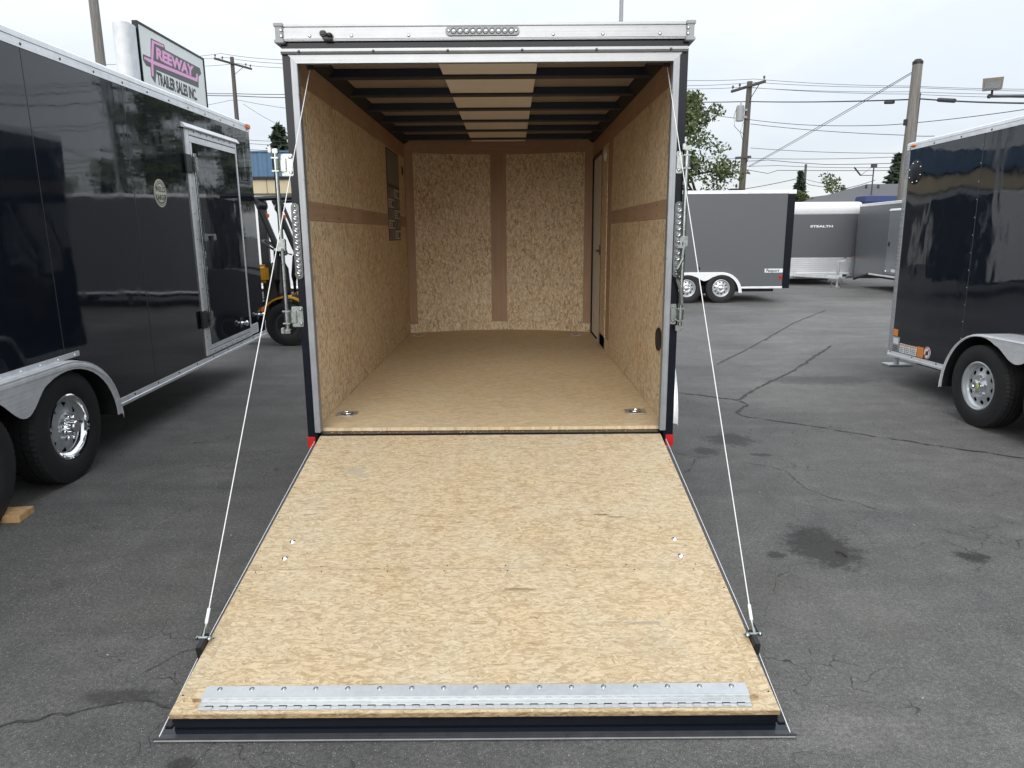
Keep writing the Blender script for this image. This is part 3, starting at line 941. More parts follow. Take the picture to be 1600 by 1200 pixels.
# rear frame
for s in (-1, 1):
    MB().box(*sorted((s * 1.022, s * HW)), 0.0, 0.095, 0.385, 2.583, 0.006).build('rear_post', MAT['black'], T)
    m = MB()
    xo, xi = s * 1.034, s * 1.000
    m.box(*sorted((xo, xi)), -0.008, 0.0, 0.478, 2.55, 0.0025); m.box(*sorted((xi, xi + s * 0.006)), -0.002, 0.045, 0.478, 2.53, 0.001)
    m.build('door_jamb_trim', MAT['alu_z'], T)
    rf = MB().box(*sorted((s * 1.036, s * 1.082)), -0.006, 0.0, 0.382, 0.452, 0.002).build('red_reflector', MAT['red'], T)
    m = MB()
    for k in range(9):
        z = 0.60 + k * 0.22
        m.ball((xi - s * 0.001, -0.010 + (k % 2) * 0.006, z), 0.0045, 8, 5)
    o = m.build('trim_screw', MAT['zinc'], T); o['kind'] = 'stuff'
MB().box(-HW, HW, 0.0, 0.10, 2.5835, 2.6175, 0.004).build('rear_header', MAT['black'], T)
m = MB()
m.box(-1.072, 1.072, -0.020, 0.10, 2.619, 2.698, 0.004)
m.box(-1.072, 1.072, -0.028, -0.018, 2.686, 2.700, 0.002)
m.box(-1.072, 1.072, -0.024, -0.018, 2.628, 2.632, 0.001)
cap = m.build('roof_cap_trim', MAT['alu_x'], T)
m = MB()
for x in (-0.70, -0.40, 0.36, 0.62, 0.92, -0.92):
    m.lathe([(0, -0.005), (0.006, -0.004), (0.009, 0.0)], (x, -0.021, 2.643), 'y', 10)
o = m.build('cap_screw', MAT['zinc'], cap); o['kind'] = 'stuff'
m = MB()
m.prism([(-0.010, 2.553), (-0.021, 2.556), (-0.027, 2.566), (-0.027, 2.580), (-0.022, 2.581), (-0.018, 2.570), (0.0, 2.580), (0.0, 2.553)], 'x', -1.078, 1.070, bev=0)
drip = m.build('drip_rail', MAT['alu_x'], T, smooth=25)
m = MB()
for k in range(6):
    x = -0.98 + k * 0.392
    m.lathe([(0, -0.006), (0.005, -0.005), (0.008, 0.0)], (x, -0.026, 2.566), 'y', 10)
o = m.build('drip_rail_screw', MAT['steel'], drip); o['kind'] = 'stuff'
m = MB(); m.prism([(-1.042, 2.552), (1.042, 2.552), (1.001, 2.513), (-1.001, 2.513)], 'y', -0.009, 0.03, bev=0.0015); m.build('header_trim', MAT['alu_x'], T)
for s in (-1, 1):
    m = MB()
    m.box(*sorted((s * 1.058, s * 1.098)), -0.032, 0.10, 2.612, 2.700, 0.004)
    m.box(*sorted((s * 1.054, s * 1.104)), -0.038, 0.10, 2.686, 2.704, 0.003); m.box(*sorted((s * 1.054, s * 1.104)), -0.038, 0.10, 2.606, 2.624, 0.003)
    ec = m.build('corner_cap', MAT['cap_grey'], T)
    m = MB()
    for z in (2.640, 2.668):
        m.lathe([(0, -0.006), (0.006, -0.005), (0.008, 0.0)], (s * 1.066, -0.032, z), 'y', 10)
    o = m.build('cap_screw', MAT['zinc'], ec); o['kind'] = 'stuff'
# black catch hanging from the roof trim
m = MB(); m.box(-0.862, -0.828, -0.050, -0.020, 2.636, 2.664, 0.006); m.ball((-0.812, -0.036, 2.642), (0.016, 0.016, 0.013)); m.box(-0.85, -0.80, -0.040, -0.022, 2.618, 2.638, 0.005)
m.build('licence_lamp', MAT['plastic'], T)


def light_bar(name, cx, cz, n, pitch, r, vertical):
    m = MB()
    L_ = pitch * (n + 1) / 2 + 0.004
    pts = []
    for i in range(24):
        a = 2 * PI * i / 24
        u, w_ = (r + 0.003) * math.cos(a), (r + 0.003) * math.sin(a)
        if vertical:
            pts.append((cx + u, cz + w_ + (L_ - r if w_ > 0 else -(L_ - r))))
        else:
            pts.append((cx + u + (L_ - r if u > 0 else -(L_ - r)), cz + w_))
    yb = -0.021 if not vertical else -0.001
    m.prism(pts, 'y', yb - 0.010, yb, bev=0.003)
    base = m.build(name, MAT['lens_base'], T)
    mm = MB(); mm.lathe([(0, -0.008), (r * 0.35, -0.0075), (r * 0.42, -0.004), (r * 0.75, -0.006), (r * 0.98, -0.002), (r, 0.0)], (0, 0, 0), 'y', 20)
    me = mm.mesh('lens', MAT['lens'])
    for i in range(n):
        d = (i - (n - 1) / 2) * pitch
        obj('lens', me, base, loc=(cx + (0 if vertical else d), yb - 0.0105, cz + (d if vertical else 0)))
    mm = MB()
    for q in (-1, 1):
        d = q * (L_ - 0.012)
        mm.lathe([(0, -0.006), (0.005, -0.005), (0.008, 0)], (cx + (0 if vertical else d), yb - 0.010, cz + (d if vertical else 0)), 'y', 10)
    mm.build('lens_screw', MAT['zinc'], base, kind='stuff')
    return base


light_bar('clearance_light', -0.012, 2.660, 10, 0.0335, 0.0165, False)
light_bar('tail_light', -1.062, 1.585, 11, 0.0330, 0.0165, True)
light_bar('tail_light', 1.060, 1.580, 11, 0.0330, 0.0165, True)

# cam-bar locks on both rear posts
def lock(s, xr, handed):
    rod = MB().cyl((xr, -0.030, 1.10), (xr, -0.030, 2.06), 0.0125, n=14).build('lock_rod', MAT['zinc'], T)
    for z in (1.165, 1.995):
        m = MB()
        xa, xb = sorted((s * 1.052, xr - s * 0.0))
        if s < 0:
            m.box(-1.122, -1.058, -0.008, -0.001, z - 0.058, z + 0.058, 0.003)       # plate
        else:
            m.box(1.036, 1.068, -0.008, -0.001, z - 0.058, z + 0.058, 0.003)
        m.box(xr - 0.020, xr + 0.020, -0.050, -0.010, z - 0.038, z - 0.030, 0.002)
        m.box(xr - 0.020, xr + 0.020, -0.050, -0.010, z + 0.030, z + 0.038, 0.002)
        m.cyl((xr, -0.030, z - 0.028), (xr, -0.030, z + 0.028), 0.0185, n=16)
        m.box(*sorted((xr - s * 0.012, xr - s * 0.050)), -0.018, -0.008, z - 0.036, z + 0.036, 0.003)
        b_ = m.build('lock_bracket', MAT['zinc'], rod)
        mm = MB()
        for q in (-0.040, 0.040):
            mm.lathe([(0, -0.007), (0.007, -0.006), (0.010, 0.0)], ((-1.070 if s < 0 else 1.052), -0.008, z + q), 'y', 12)
        mm.build('lock_bolt', MAT['zinc'], rod, kind='stuff')
    for z in (1.085, 2.065):
        m = MB()
        m.box(xr - 0.018, xr + 0.018, -0.048, -0.016, z - 0.012, z + 0.012, 0.003)
        m.box(xr - 0.030, xr - 0.012, -0.060, -0.030, z - 0.010, z + 0.022, 0.003)
        m.build('cam_head', MAT['zinc'], rod)
    m = MB()
    m.box(xr - 0.020, xr + 0.022, -0.046, -0.014, 1.545, 1.600, 0.004); m.box(xr - 0.036, xr + 0.006, -0.062, -0.046, 1.535, 1.550, 0.003)
    m.build('handle_hub', MAT['zinc'], rod)
    if handed:
        pts = [(xr, -0.045, 1.57), (xr - 0.004, -0.055, 1.48), (xr - 0.03, -0.05, 1.42), (xr - 0.028, -0.05, 1.36), (xr - 0.005, -0.045, 1.30), (xr + 0.004, -0.045, 1.22)]
        m = MB(); m.tube(pts, 0.009, 8)
        m.build('lock_handle', MAT['zinc'], rod)


lock(-1, -1.143, False)
lock(1, 1.086, True)

# fenders and wheels outside the box (mostly hidden behind the posts)
def arc_pts(cy, cz, r, a0, a1, n):
    return [(cy + r * math.cos(R(a0 + (a1 - a0) * i / n)), cz + r * math.sin(R(a0 + (a1 - a0) * i / n))) for i in range(n + 1)]


def make_tyre(rad, wid, rim):
    """tyre mesh centred at origin, axis x; grooved tread with stepped shoulders"""
    m = MB()
    n = 180
    h = wid / 2
    prof = [(rim + 0.004, -h * 0.80), (rim + 0.020, -h * 0.92), (rim + 0.05, -h * 1.0), (rad - 0.055, -h * 0.99), (rad - 0.034, -h * 0.95), (rad - 0.020, -h * 0.91)]
    tread = [(-0.88, 1), (-0.60, 1), (-0.59, 0), (-0.52, 0), (-0.51, 2), (-0.20, 2), (-0.19, 0), (-0.12, 0), (-0.11, 3), (0.11, 3), (0.12, 0), (0.19, 0), (0.20, 2), (0.51, 2), (0.52, 0), (0.59, 0), (0.60, 1), (0.88, 1)]
    full = prof + [(rad - 0.004 * (abs(t) > 0.7) if k else rad - 0.008, h * t, k) for t, k in tread] + [(r_, -x) for r_, x in reversed(prof)]
    rows = []
    for i in range(n):
        a = 2 * PI * i / n
        row = []
        for p in full:
            r_, x = p[0], p[1]
            if len(p) > 2:
                k = p[2]
                if k == 1 and i % 3 == 0:
                    r_ -= 0.0045
                if k == 2 and (i + 1) % 3 == 0:
                    r_ -= 0.004
                if k == 3 and i % 2 == 0:
                    x += 0.006 * (1 if x > 0 else -1)
            elif rad - 0.05 < r_ < rad - 0.015 and i % 3 == 0:
                r_ -= 0.0018
            row.append((x, r_ * math.cos(a), r_ * math.sin(a)))
        rows.append(row)
    m.strip(rows, close_u=True)
    return m.mesh('tyre', MAT['rubber'], 28)


def make_rim(rim, wid, style):
    """rim dish with punched hand holes, outer face towards +x"""
    h = wid / 2
    m = MB()
    m.lathe([(rim + 0.010, h * 0.84), (rim + 0.012, h * 0.90), (rim + 0.004, h * 0.93), (rim - 0.006, h * 0.88), (rim - 0.010, h * 0.70), (rim - 0.022, h * 0.60), (rim - 0.024, h * 0.545), (rim * 0.86, h * 0.50)], (0, 0, 0), 'x', 80)
    m.lathe([(rim * 0.57, h * 0.62), (rim * 0.47, h * 0.70), (rim * 0.42, h * 0.66), (rim * 0.24, h * 0.66), (0.0, h * 0.66)], (0, 0, 0), 'x', 80)
    m.lathe([(rim + 0.010, -h * 0.84), (rim - 0.030, -h * 0.80), (rim - 0.036, h * 0.10)], (0, 0, 0), 'x', 80)
    tri = style == 'chrome'
    nh = 8 if tri else 10
    K = 16
    r0, r1 = rim * 0.57, rim * 0.86
    def px(r):
        t = min(1.0, max(0.0, (r - r0) / (r1 - r0)))
        return h * (0.62 + (0.50 - 0.62) * (t ** 0.8))
    for c in range(nh):
        a0 = 2 * PI * (c + 0.5) / nh
        ro, ri_ , rb = [], [], []
        for k in range(K):
            p = 2 * PI * k / K
            cu, su = math.cos(p), math.sin(p)
            q = max(abs(cu), abs(su))
            u, v = cu / q, su / q
            if tri:
                # triangle with its base outwards
                tri_pts = [(0.52, 0.62), (-0.52, 0.62), (0.0, -0.66)]
                best = None
                for e in range(3):
                    (x1, y1), (x2, y2) = tri_pts[e], tri_pts[(e + 1) % 3]
                    den = cu * (y2 - y1) - su * (x2 - x1)
                    if abs(den) < 1e-9:
                        continue
                    t = (x1 * (y2 - y1) - y1 * (x2 - x1)) / den
                    w = (x1 * su - y1 * cu) / -den if abs(den) > 1e-9 else 0
                    if t > 0 and (best is None or t < best):
                        best = t
                hu, hv = cu * best, su * best
            else:
                hu, hv = 0.50 * cu, 0.66 * su
            def pt(uu, vv, dx=0.0):
                th = a0 + uu * PI / nh
                r = (r0 + r1) / 2 + vv * (r1 - r0) / 2
                return (px(r) + dx, r * math.cos(th), r * math.sin(th))
            ro.append(pt(u, v)); ri_.append(pt(hu, hv)); rb.append(pt(hu, hv, -0.004))
        m.strip([ro, ri_, rb], close_v=True)
    bmesh.ops.remove_doubles(m.bm, verts=m.bm.verts, dist=2e-4)
    return m.mesh('rim', MAT['steel'] if style == 'fork' else MAT['silver'], 30)


def make_hub(rim, wid, style):
    h = wid / 2
    m = MB()
    b = h * 0.66
    if style == 'chrome':
        m.lathe([(0, b + 0.075), (rim * 0.17, b + 0.073), (rim * 0.20, b + 0.066), (rim * 0.215, b + 0.02), (rim * 0.26, b + 0.006), (rim * 0.26, b - 0.01)], (0, 0, 0), 'x', 32)
        nl = 8
    else:
        m.lathe([(0, b + 0.078), (rim * 0.10, b + 0.076), (rim * 0.13, b + 0.06), (rim * 0.14, b + 0.035), (rim * 0.22, b + 0.03), (rim * 0.23, b + 0.004), (rim * 0.23, b - 0.01)], (0, 0, 0), 'x', 32)
        nl = 5
    hub = m.mesh('hub_cap', MAT['chrome'])
    m = MB()
    for i in range(nl if style != 'chrome' else 1):
        a = 2 * PI * i / nl
        y, z = rim * 0.36 * math.cos(a), rim * 0.36 * math.sin(a)
        L_ = 0.045 if style == 'chrome' else 0.022
        m.lathe([(0, b + L_), (0.011, b + L_ - 0.004), (0.0145, b + L_ - 0.014), (0.0145, b - 0.004)], (0, y, z), 'x', 12 if style == 'chrome' else 6)
    nut = m.mesh('lug_nuts', MAT['chrome'])
    return hub, nut


LIPS = {}
def lipmesh(rim, wid):
    if (rim, wid) not in LIPS:
        h = wid / 2
        m = MB()
        m.lathe([(rim + 0.012, h * 0.80), (rim + 0.0135, h * 0.91), (rim + 0.005, h * 0.955), (rim - 0.0075, h * 0.895), (rim - 0.0115, h * 0.70), (rim - 0.0205, h * 0.62), (rim - 0.0265, h * 0.56), (rim - 0.034, h * 0.535), (rim - 0.035, h * 0.50)], (0, 0, 0), 'x', 72)
        LIPS[(rim, wid)] = m.mesh('rim_lip', MAT['chrome'])
    return LIPS[(rim, wid)]


WHEELS = {}
def wheel(parent, c, s, rad, wid, rim, style):
    """s = +1: outer face towards local +x"""
    key = (rad, wid, rim, style)
    if key not in WHEELS:
        WHEELS[key] = (make_tyre(rad, wid, rim), make_rim(rim, wid, style)) + make_hub(rim, wid, style)
        m = MB(); m.lathe([(0, wid * 0.14), (rim * 0.82, wid * 0.14), (rim * 0.82, -wid * 0.5), (0, -wid * 0.5)], (0, 0, 0), 'x', 32)
        WHEELS[key] += (m.mesh('brake_drum', MAT['dark']),)
    ty, ri, hb, nu, dr = WHEELS[key]
    w = obj('wheel', ri, parent, loc=c, rot=(R(11), 0, 0 if s > 0 else PI))
    for nm, me in (('tyre', ty), ('hub_cap', hb), ('brake_drum', dr)):
        obj(nm, me, w)
    if style == 'chrome':
        for k in range(8):
            obj('lug_nut', nu, w, rot=(2 * PI * k / 8, 0, 0))
        obj('rim_lip', lipmesh(rim, wid), w)
    else:
        obj('lug_nuts', nu, w, kind='stuff')
    return w


def fender_shape(c1, c2, r, z_low, band, drop, lift=0.0):
    """tandem fender outline in (y,z): two arches with a curved gusset between; c1 > c2 wheel centres (y), z = wheel centre height"""
    zc = r[1]
    ro = r[0]
    top = zc + ro + lift
    outer = []
    n = 14
    for i in range(n + 1):                       # front leg up to the top
        a = R(-8 + 98 * i / n)
        outer.append((c1 + (ro + 0.02) * math.cos(a), z_low + (top - z_low) * max(0, math.sin(max(0, a)))))
    for i in range(n + 1):
        a = R(90 + 98 * i / n)
        outer.append((c2 + (ro + 0.02) * math.cos(a), z_low + (top - z_low) * max(0, math.sin(min(PI, a)))))
    ri_ = ro - band
    inner = []
    for i in range(n + 1):
        a = R(180 - 115 * i / n)
        inner.append((c2 + ri_ * math.cos(a), max(z_low, z_low + (top - band - z_low) * math.sin(a))))
    p_end = inner[-1]
    mid = 0.5 * (c1 + c2)
    a0 = R(65)
    q_end = (c1 + ri_ * math.cos(R(115)), z_low + (top - band - z_low) * math.sin(R(115)))
    for i in range(1, 16):                       # gusset: s-curve down to the tip and back
        t = i / 16
        y = p_end[0] + (q_end[0] - p_end[0]) * t
        d = 0.5 - 0.5 * math.cos(2 * PI * t)
        z = p_end[1] - drop * d ** 0.8
        inner.append((y, z))
    for i in range(n + 1):
        a = R(115 - 115 * i / n)
        inner.append((c1 + ri_ * math.cos(a), max(z_low, z_low + (top - band - z_low) * math.sin(a))))
    return outer, inner


def fender(parent, s, x_body, x_out, c1, c2, ro, zc, z_low, band, drop, mat, lip=0.018):
    """plate on the outer plane + rounded lip and top sheet back to the body"""
    outer, inner = fender_shape(c1, c2, (ro, zc), z_low, band, drop)
    m = MB()
    m.prism(outer + inner, 'x', x_out - s * 0.003, x_out)
    bmesh.ops.triangulate(m.bm, faces=[f for f in m.bm.faces if len(f.verts) > 4])
    rows = []
    for (y, z) in outer:
        rows.append([(x_body, y, z + 0.004), (x_out - s * lip, y, z + 0.004), (x_out - s * lip * 0.3, y, z + 0.001), (x_out + s * 0.003, y, z - lip * 0.55), (x_out + s * 0.003, y, z - lip * 1.3)])
    m.strip(rows)
    fo = m.build('fender', mat, parent, smooth=40)
    m = MB()
    rows = []
    half = len(outer) // 2
    for i, (y, z) in enumerate(outer):
        c = Vector((c1 if i < half else c2, z_low))
        d = (c - Vector((y, z)))
        d = d.normalized() * min(0.010, d.length)
        rows.append([(x_body, y + d.x, z + d.y), (x_out - s * (lip + 0.004), y + d.x, z + d.y)])
    m.strip(rows)
    m.build('fender_liner', MAT['plastic'], fo, smooth=40)
    return fo


for s in (-1, 1):
    fender(T, s, s * HW, s * 1.365, 2.35, 1.50, 0.40, 0.345, 0.22, 0.035, 0.2, MAT['alu_y'])
    for y in (2.35, 1.50):
        wheel(T, (s * 1.19, y, 0.345), s, 0.345, 0.205, 0.195, 'mod')

# tie-down rings sunk in the floor
def dring(x, y):
    m = MB()
    w, d, c = 0.066, 0.060, 0.022
    m.prism([(x - w, y - d + c), (x - w + c, y - d), (x + w - c, y - d), (x + w, y - d + c), (x + w, y + d - c), (x + w - c, y + d), (x - w + c, y + d), (x - w, y + d - c)], 'z', FZ, FZ + 0.004, bev=0.001)
    p = m.build('tie_down_ring', MAT['galv'], T)
    m = MB(); m.lathe([(0.040, FZ + 0.0055), (0.036, FZ + 0.0050), (0.026, FZ + 0.0045), (0, FZ + 0.0043)], (x, y, 0), 'z', 28)
    m.build('ring_dish', MAT['steel'], p)
    m = MB()
    m.tube([(x + 0.032 * math.cos(a), y + 0.004 + 0.028 * math.sin(a), FZ + 0.0065) for a in [2 * PI * i / 20 for i in range(21)]], 0.0048, 8)
    m.build('ring', MAT['chrome'], p)


for x, y in ((-0.935, 0.395), (0.925, 0.405), (-0.93, 4.00), (0.86, 3.98)):
    dring(x, y)

# ---------------------------------------------------------------- ramp door (local y runs from hinge (0) down to -2.02)
RA = math.atan2(0.377, 1.985)
m = MB(); m.box(-1.003, 1.003, -1.268, -0.004, -0.018, 0.0, 0.0015)
RD = m.build('ramp_door', MAT['osb_ramp'], T, loc=(0, -0.010, 0.462), rot=(RA, 0, 0))
MB().box(-1.003, 1.003, -2.020, -1.2695, -0.018, 0.0, 0.0015).build('deck_board', MAT['osb_ramp'], RD)
fl = MB().box(-0.945, 0.945, -1.968, -1.285, 0.0005, 0.0145, 0.0015).build('flap_board', MAT['osb_ramp'], RD)
MB().box(-0.9445, 0.9445, -1.9695, -1.9682, 0.001, 0.014).build('flap_edge', MAT['osb_edge'], RD)
MB().box(-1.0025, 1.0025, -2.0215, -2.0202, -0.0175, -0.0005).build('board_edge', MAT['osb_edge'], RD)
m = MB(); m.box(-1.0, 1.0, -2.018, -1.958, -0.064, -0.0195, 0.004); m.box(-1.0, 1.0, -2.019, -2.017, -0.034, -0.030)
for y in (-0.06, -0.66, -1.27):
    m.box(-1.0, 1.0, y - 0.03, y + 0.03, -0.064, -0.0195, 0.003)
for s in (-1, 1):
    m.box(*sorted((s * 0.965, s * 1.0)), -2.01, -0.01, -0.0645, -0.0190, 0.003)
m.build('ramp_frame', MAT['black'], RD)
m = MB(); m.box(-1.03, 1.03, -2.040, -0.02, -0.072, -0.0655, 0.001); m.build('ramp_skin', MAT['skin'], RD)
m = MB()
m.prism([(-1.052, -2.056), (1.052, -2.056), (1.005, -2.018), (-1.005, -2.018)], 'z', -0.0720, -0.0660, bev=0.0015)
m.box(-1.050, 1.050, -2.060, -2.053, -0.0735, -0.0630, 0.002)
m.build('ramp_end_flange', MAT['flange'], RD)
m = MB(); m.box(-1.047, 1.047, -2.0635, -2.0605, -0.0735, -0.0680, 0.001); m.build('flange_lip', MAT['cap_grey'], RD)
for s in (-1, 1):
    m = MB(); m.box(*sorted((s * 1.006, s * 1.0305)), -2.015, -0.03, -0.0650, -0.0585, 0.002); m.build('edge_gasket', MAT['plastic'], RD)
    m = MB(); m.prism([(-0.03, -0.034), (-0.03, -0.022), (-1.70, -0.036), (-2.050, -0.062), (-2.050, -0.071), (-1.70, -0.050)], 'x', *sorted((s * 1.0310, s * 1.0335)))
    m.build('edge_trim', MAT['white'], RD)
    # eye bracket for the cable
    m = MB(); m.box(*sorted((s * 1.004, s * 1.026)), -1.745, -1.665, -0.030, 0.022, 0.003)
    eb = m.build('cable_bracket', MAT['plastic'], RD)
    m = MB()
    m.cyl((s * 0.990, -1.69, 0.020), (s * 1.045, -1.69, 0.020), 0.006, n=10); m.ball((s * 0.992, -1.695, 0.020), 0.011, 10, 6); m.ball((s * 1.040, -1.69, 0.020), 0.009, 10, 6)
    m.tube([(s * 1.02, -1.69, 0.020), (s * 1.02, -1.665, 0.034), (s * 1.018, -1.648, 0.050)], 0.006, 8)
    m.build('shackle', MAT['zinc'], eb)
# galvanised hinge
def along(y0, y1, n, f):
    for i in range(n):
        f(y0 + (y1 - y0) * (i + .5) / n, i)
m = MB()
m.box(-0.915, 0.915, -1.966, -1.918, 0.0155, 0.0180, 0.0008)
m.prism([(-1.966, 0.0155), (-1.966, 0.0180), (-1.9725, 0.0172), (-1.9735, 0.0062), (-1.9815, 0.0058), (-1.9815, 0.0030), (-1.9705, 0.0030)], 'x', -0.915, 0.915)
m.box(-0.915, 0.915, -1.992, -1.9815, 0.0018, 0.0058, 0.001)
hi_ = m.build('hinge', MAT['galv'], RD)
m = MB(); m.box(-0.915, 0.915, -2.006, -1.9925, 0.0012, 0.0034, 0.0006); m.build('hinge_leaf', MAT['galv'], RD)
m = MB()
NK = 37
kn = MB().box(-0.0125, 0.0125, -2.003, -1.9905, 0.0035, 0.0066, 0.0008).mesh('hinge_knuckle', MAT['galv'])
for i in range(NK):
    obj('hinge_knuckle', kn, RD, loc=(-0.905 + 1.81 * (i + 0.5) / NK, 0, 0))
m = MB()
for i in range(NK):
    x = -0.905 + 1.81 * (i + 0.5) / NK
    m.box(x - 0.013, x + 0.013, -1.9945, -1.9915, 0.0045, 0.0076)
m.build('hinge_pin', MAT['dark'], RD, kind='stuff')
bolt = MB(); bolt.lathe([(0, 0.0042), (0.0048, 0.0036), (0.0075, 0.0018), (0.0085, 0.0)], (0, 0, 0), 'z', 16); bolt_me = bolt.mesh('hinge_screw', MAT['zinc'])
for i in range(17):
    obj('hinge_screw', bolt_me, RD, loc=(-0.865 + 1.73 * i / 16, -1.932, 0.0180))
big = MB(); big.lathe([(0, 0.006), (0.007, 0.0052), (0.0125, 0.002), (0.0135, 0.0)], (0, 0, 0), 'z', 18); big_me = big.mesh('carriage_bolt', MAT['chrome'])
for x, y in ((-0.868, -1.06), (-0.867, -1.183), (0.860, -1.061), (0.862, -1.184)):
    obj('carriage_bolt', big_me, RD, loc=(x, y, 0.0))
m = MB()
for yy in (-1.245, -1.298):
    for i in range(8):
        x = -0.94 + 0.262 * i + crr.uniform(-.02, .02)
        m.lathe([(0, 0.0012), (0.0025, 0.0012), (0.0034, 0.0)], (x, yy, 0.0145 if yy < -1.285 else 0.0), 'z', 8)
for x in (-0.99, 0.99):
    for k in range(8):
        m.lathe([(0, 0.0012), (0.0026, 0.0012), (0.0034, 0.0)], (x, -0.05 - k * 0.27, 0.0), 'z', 8)
o = m.build('deck_screw', MAT['dark'], RD); o['kind'] = 'stuff'

# cables and pulleys
for s, xt, xb in ((-1, -0.968, -1.018), (1, 0.995, 1.018)):
    q = Vector((xb, -1.648, 0.050)); q.rotate(Matrix.Rotation(RA, 3, 'X')); q += Vector((0, -0.010, 0.462))
    p = Vector((xt, 0.13, 2.515))
    d = (q - p)
    pts = [p + d * (i / 12) for i in range(13)]
    for i in range(1, 12):
        pts[i].z -= 0.006 * math.sin(PI * i / 12)
    MB().tube(pts, 0.0022, 8).build('support_cable', MAT['rope'], T)
    MB().tube([q - d.normalized() * 0.0, q - d.normalized() * 0.055], 0.0060, 8).build('cable_sleeve', MAT['white'], T)
    m = MB()
    m.cyl((xt - 0.012, 0.13, 2.538), (xt + 0.012, 0.13, 2.538), 0.030, n=20)
    m.box(xt - 0.020, xt + 0.020, 0.118, 0.145, 2.525, 2.600, 0.003)
    m.box(*sorted((xt, xt - s * 0.11)), 0.118, 0.17, 2.530, 2.575, 0.006)
    m.build('cable_pulley', MAT['plastic'], T)

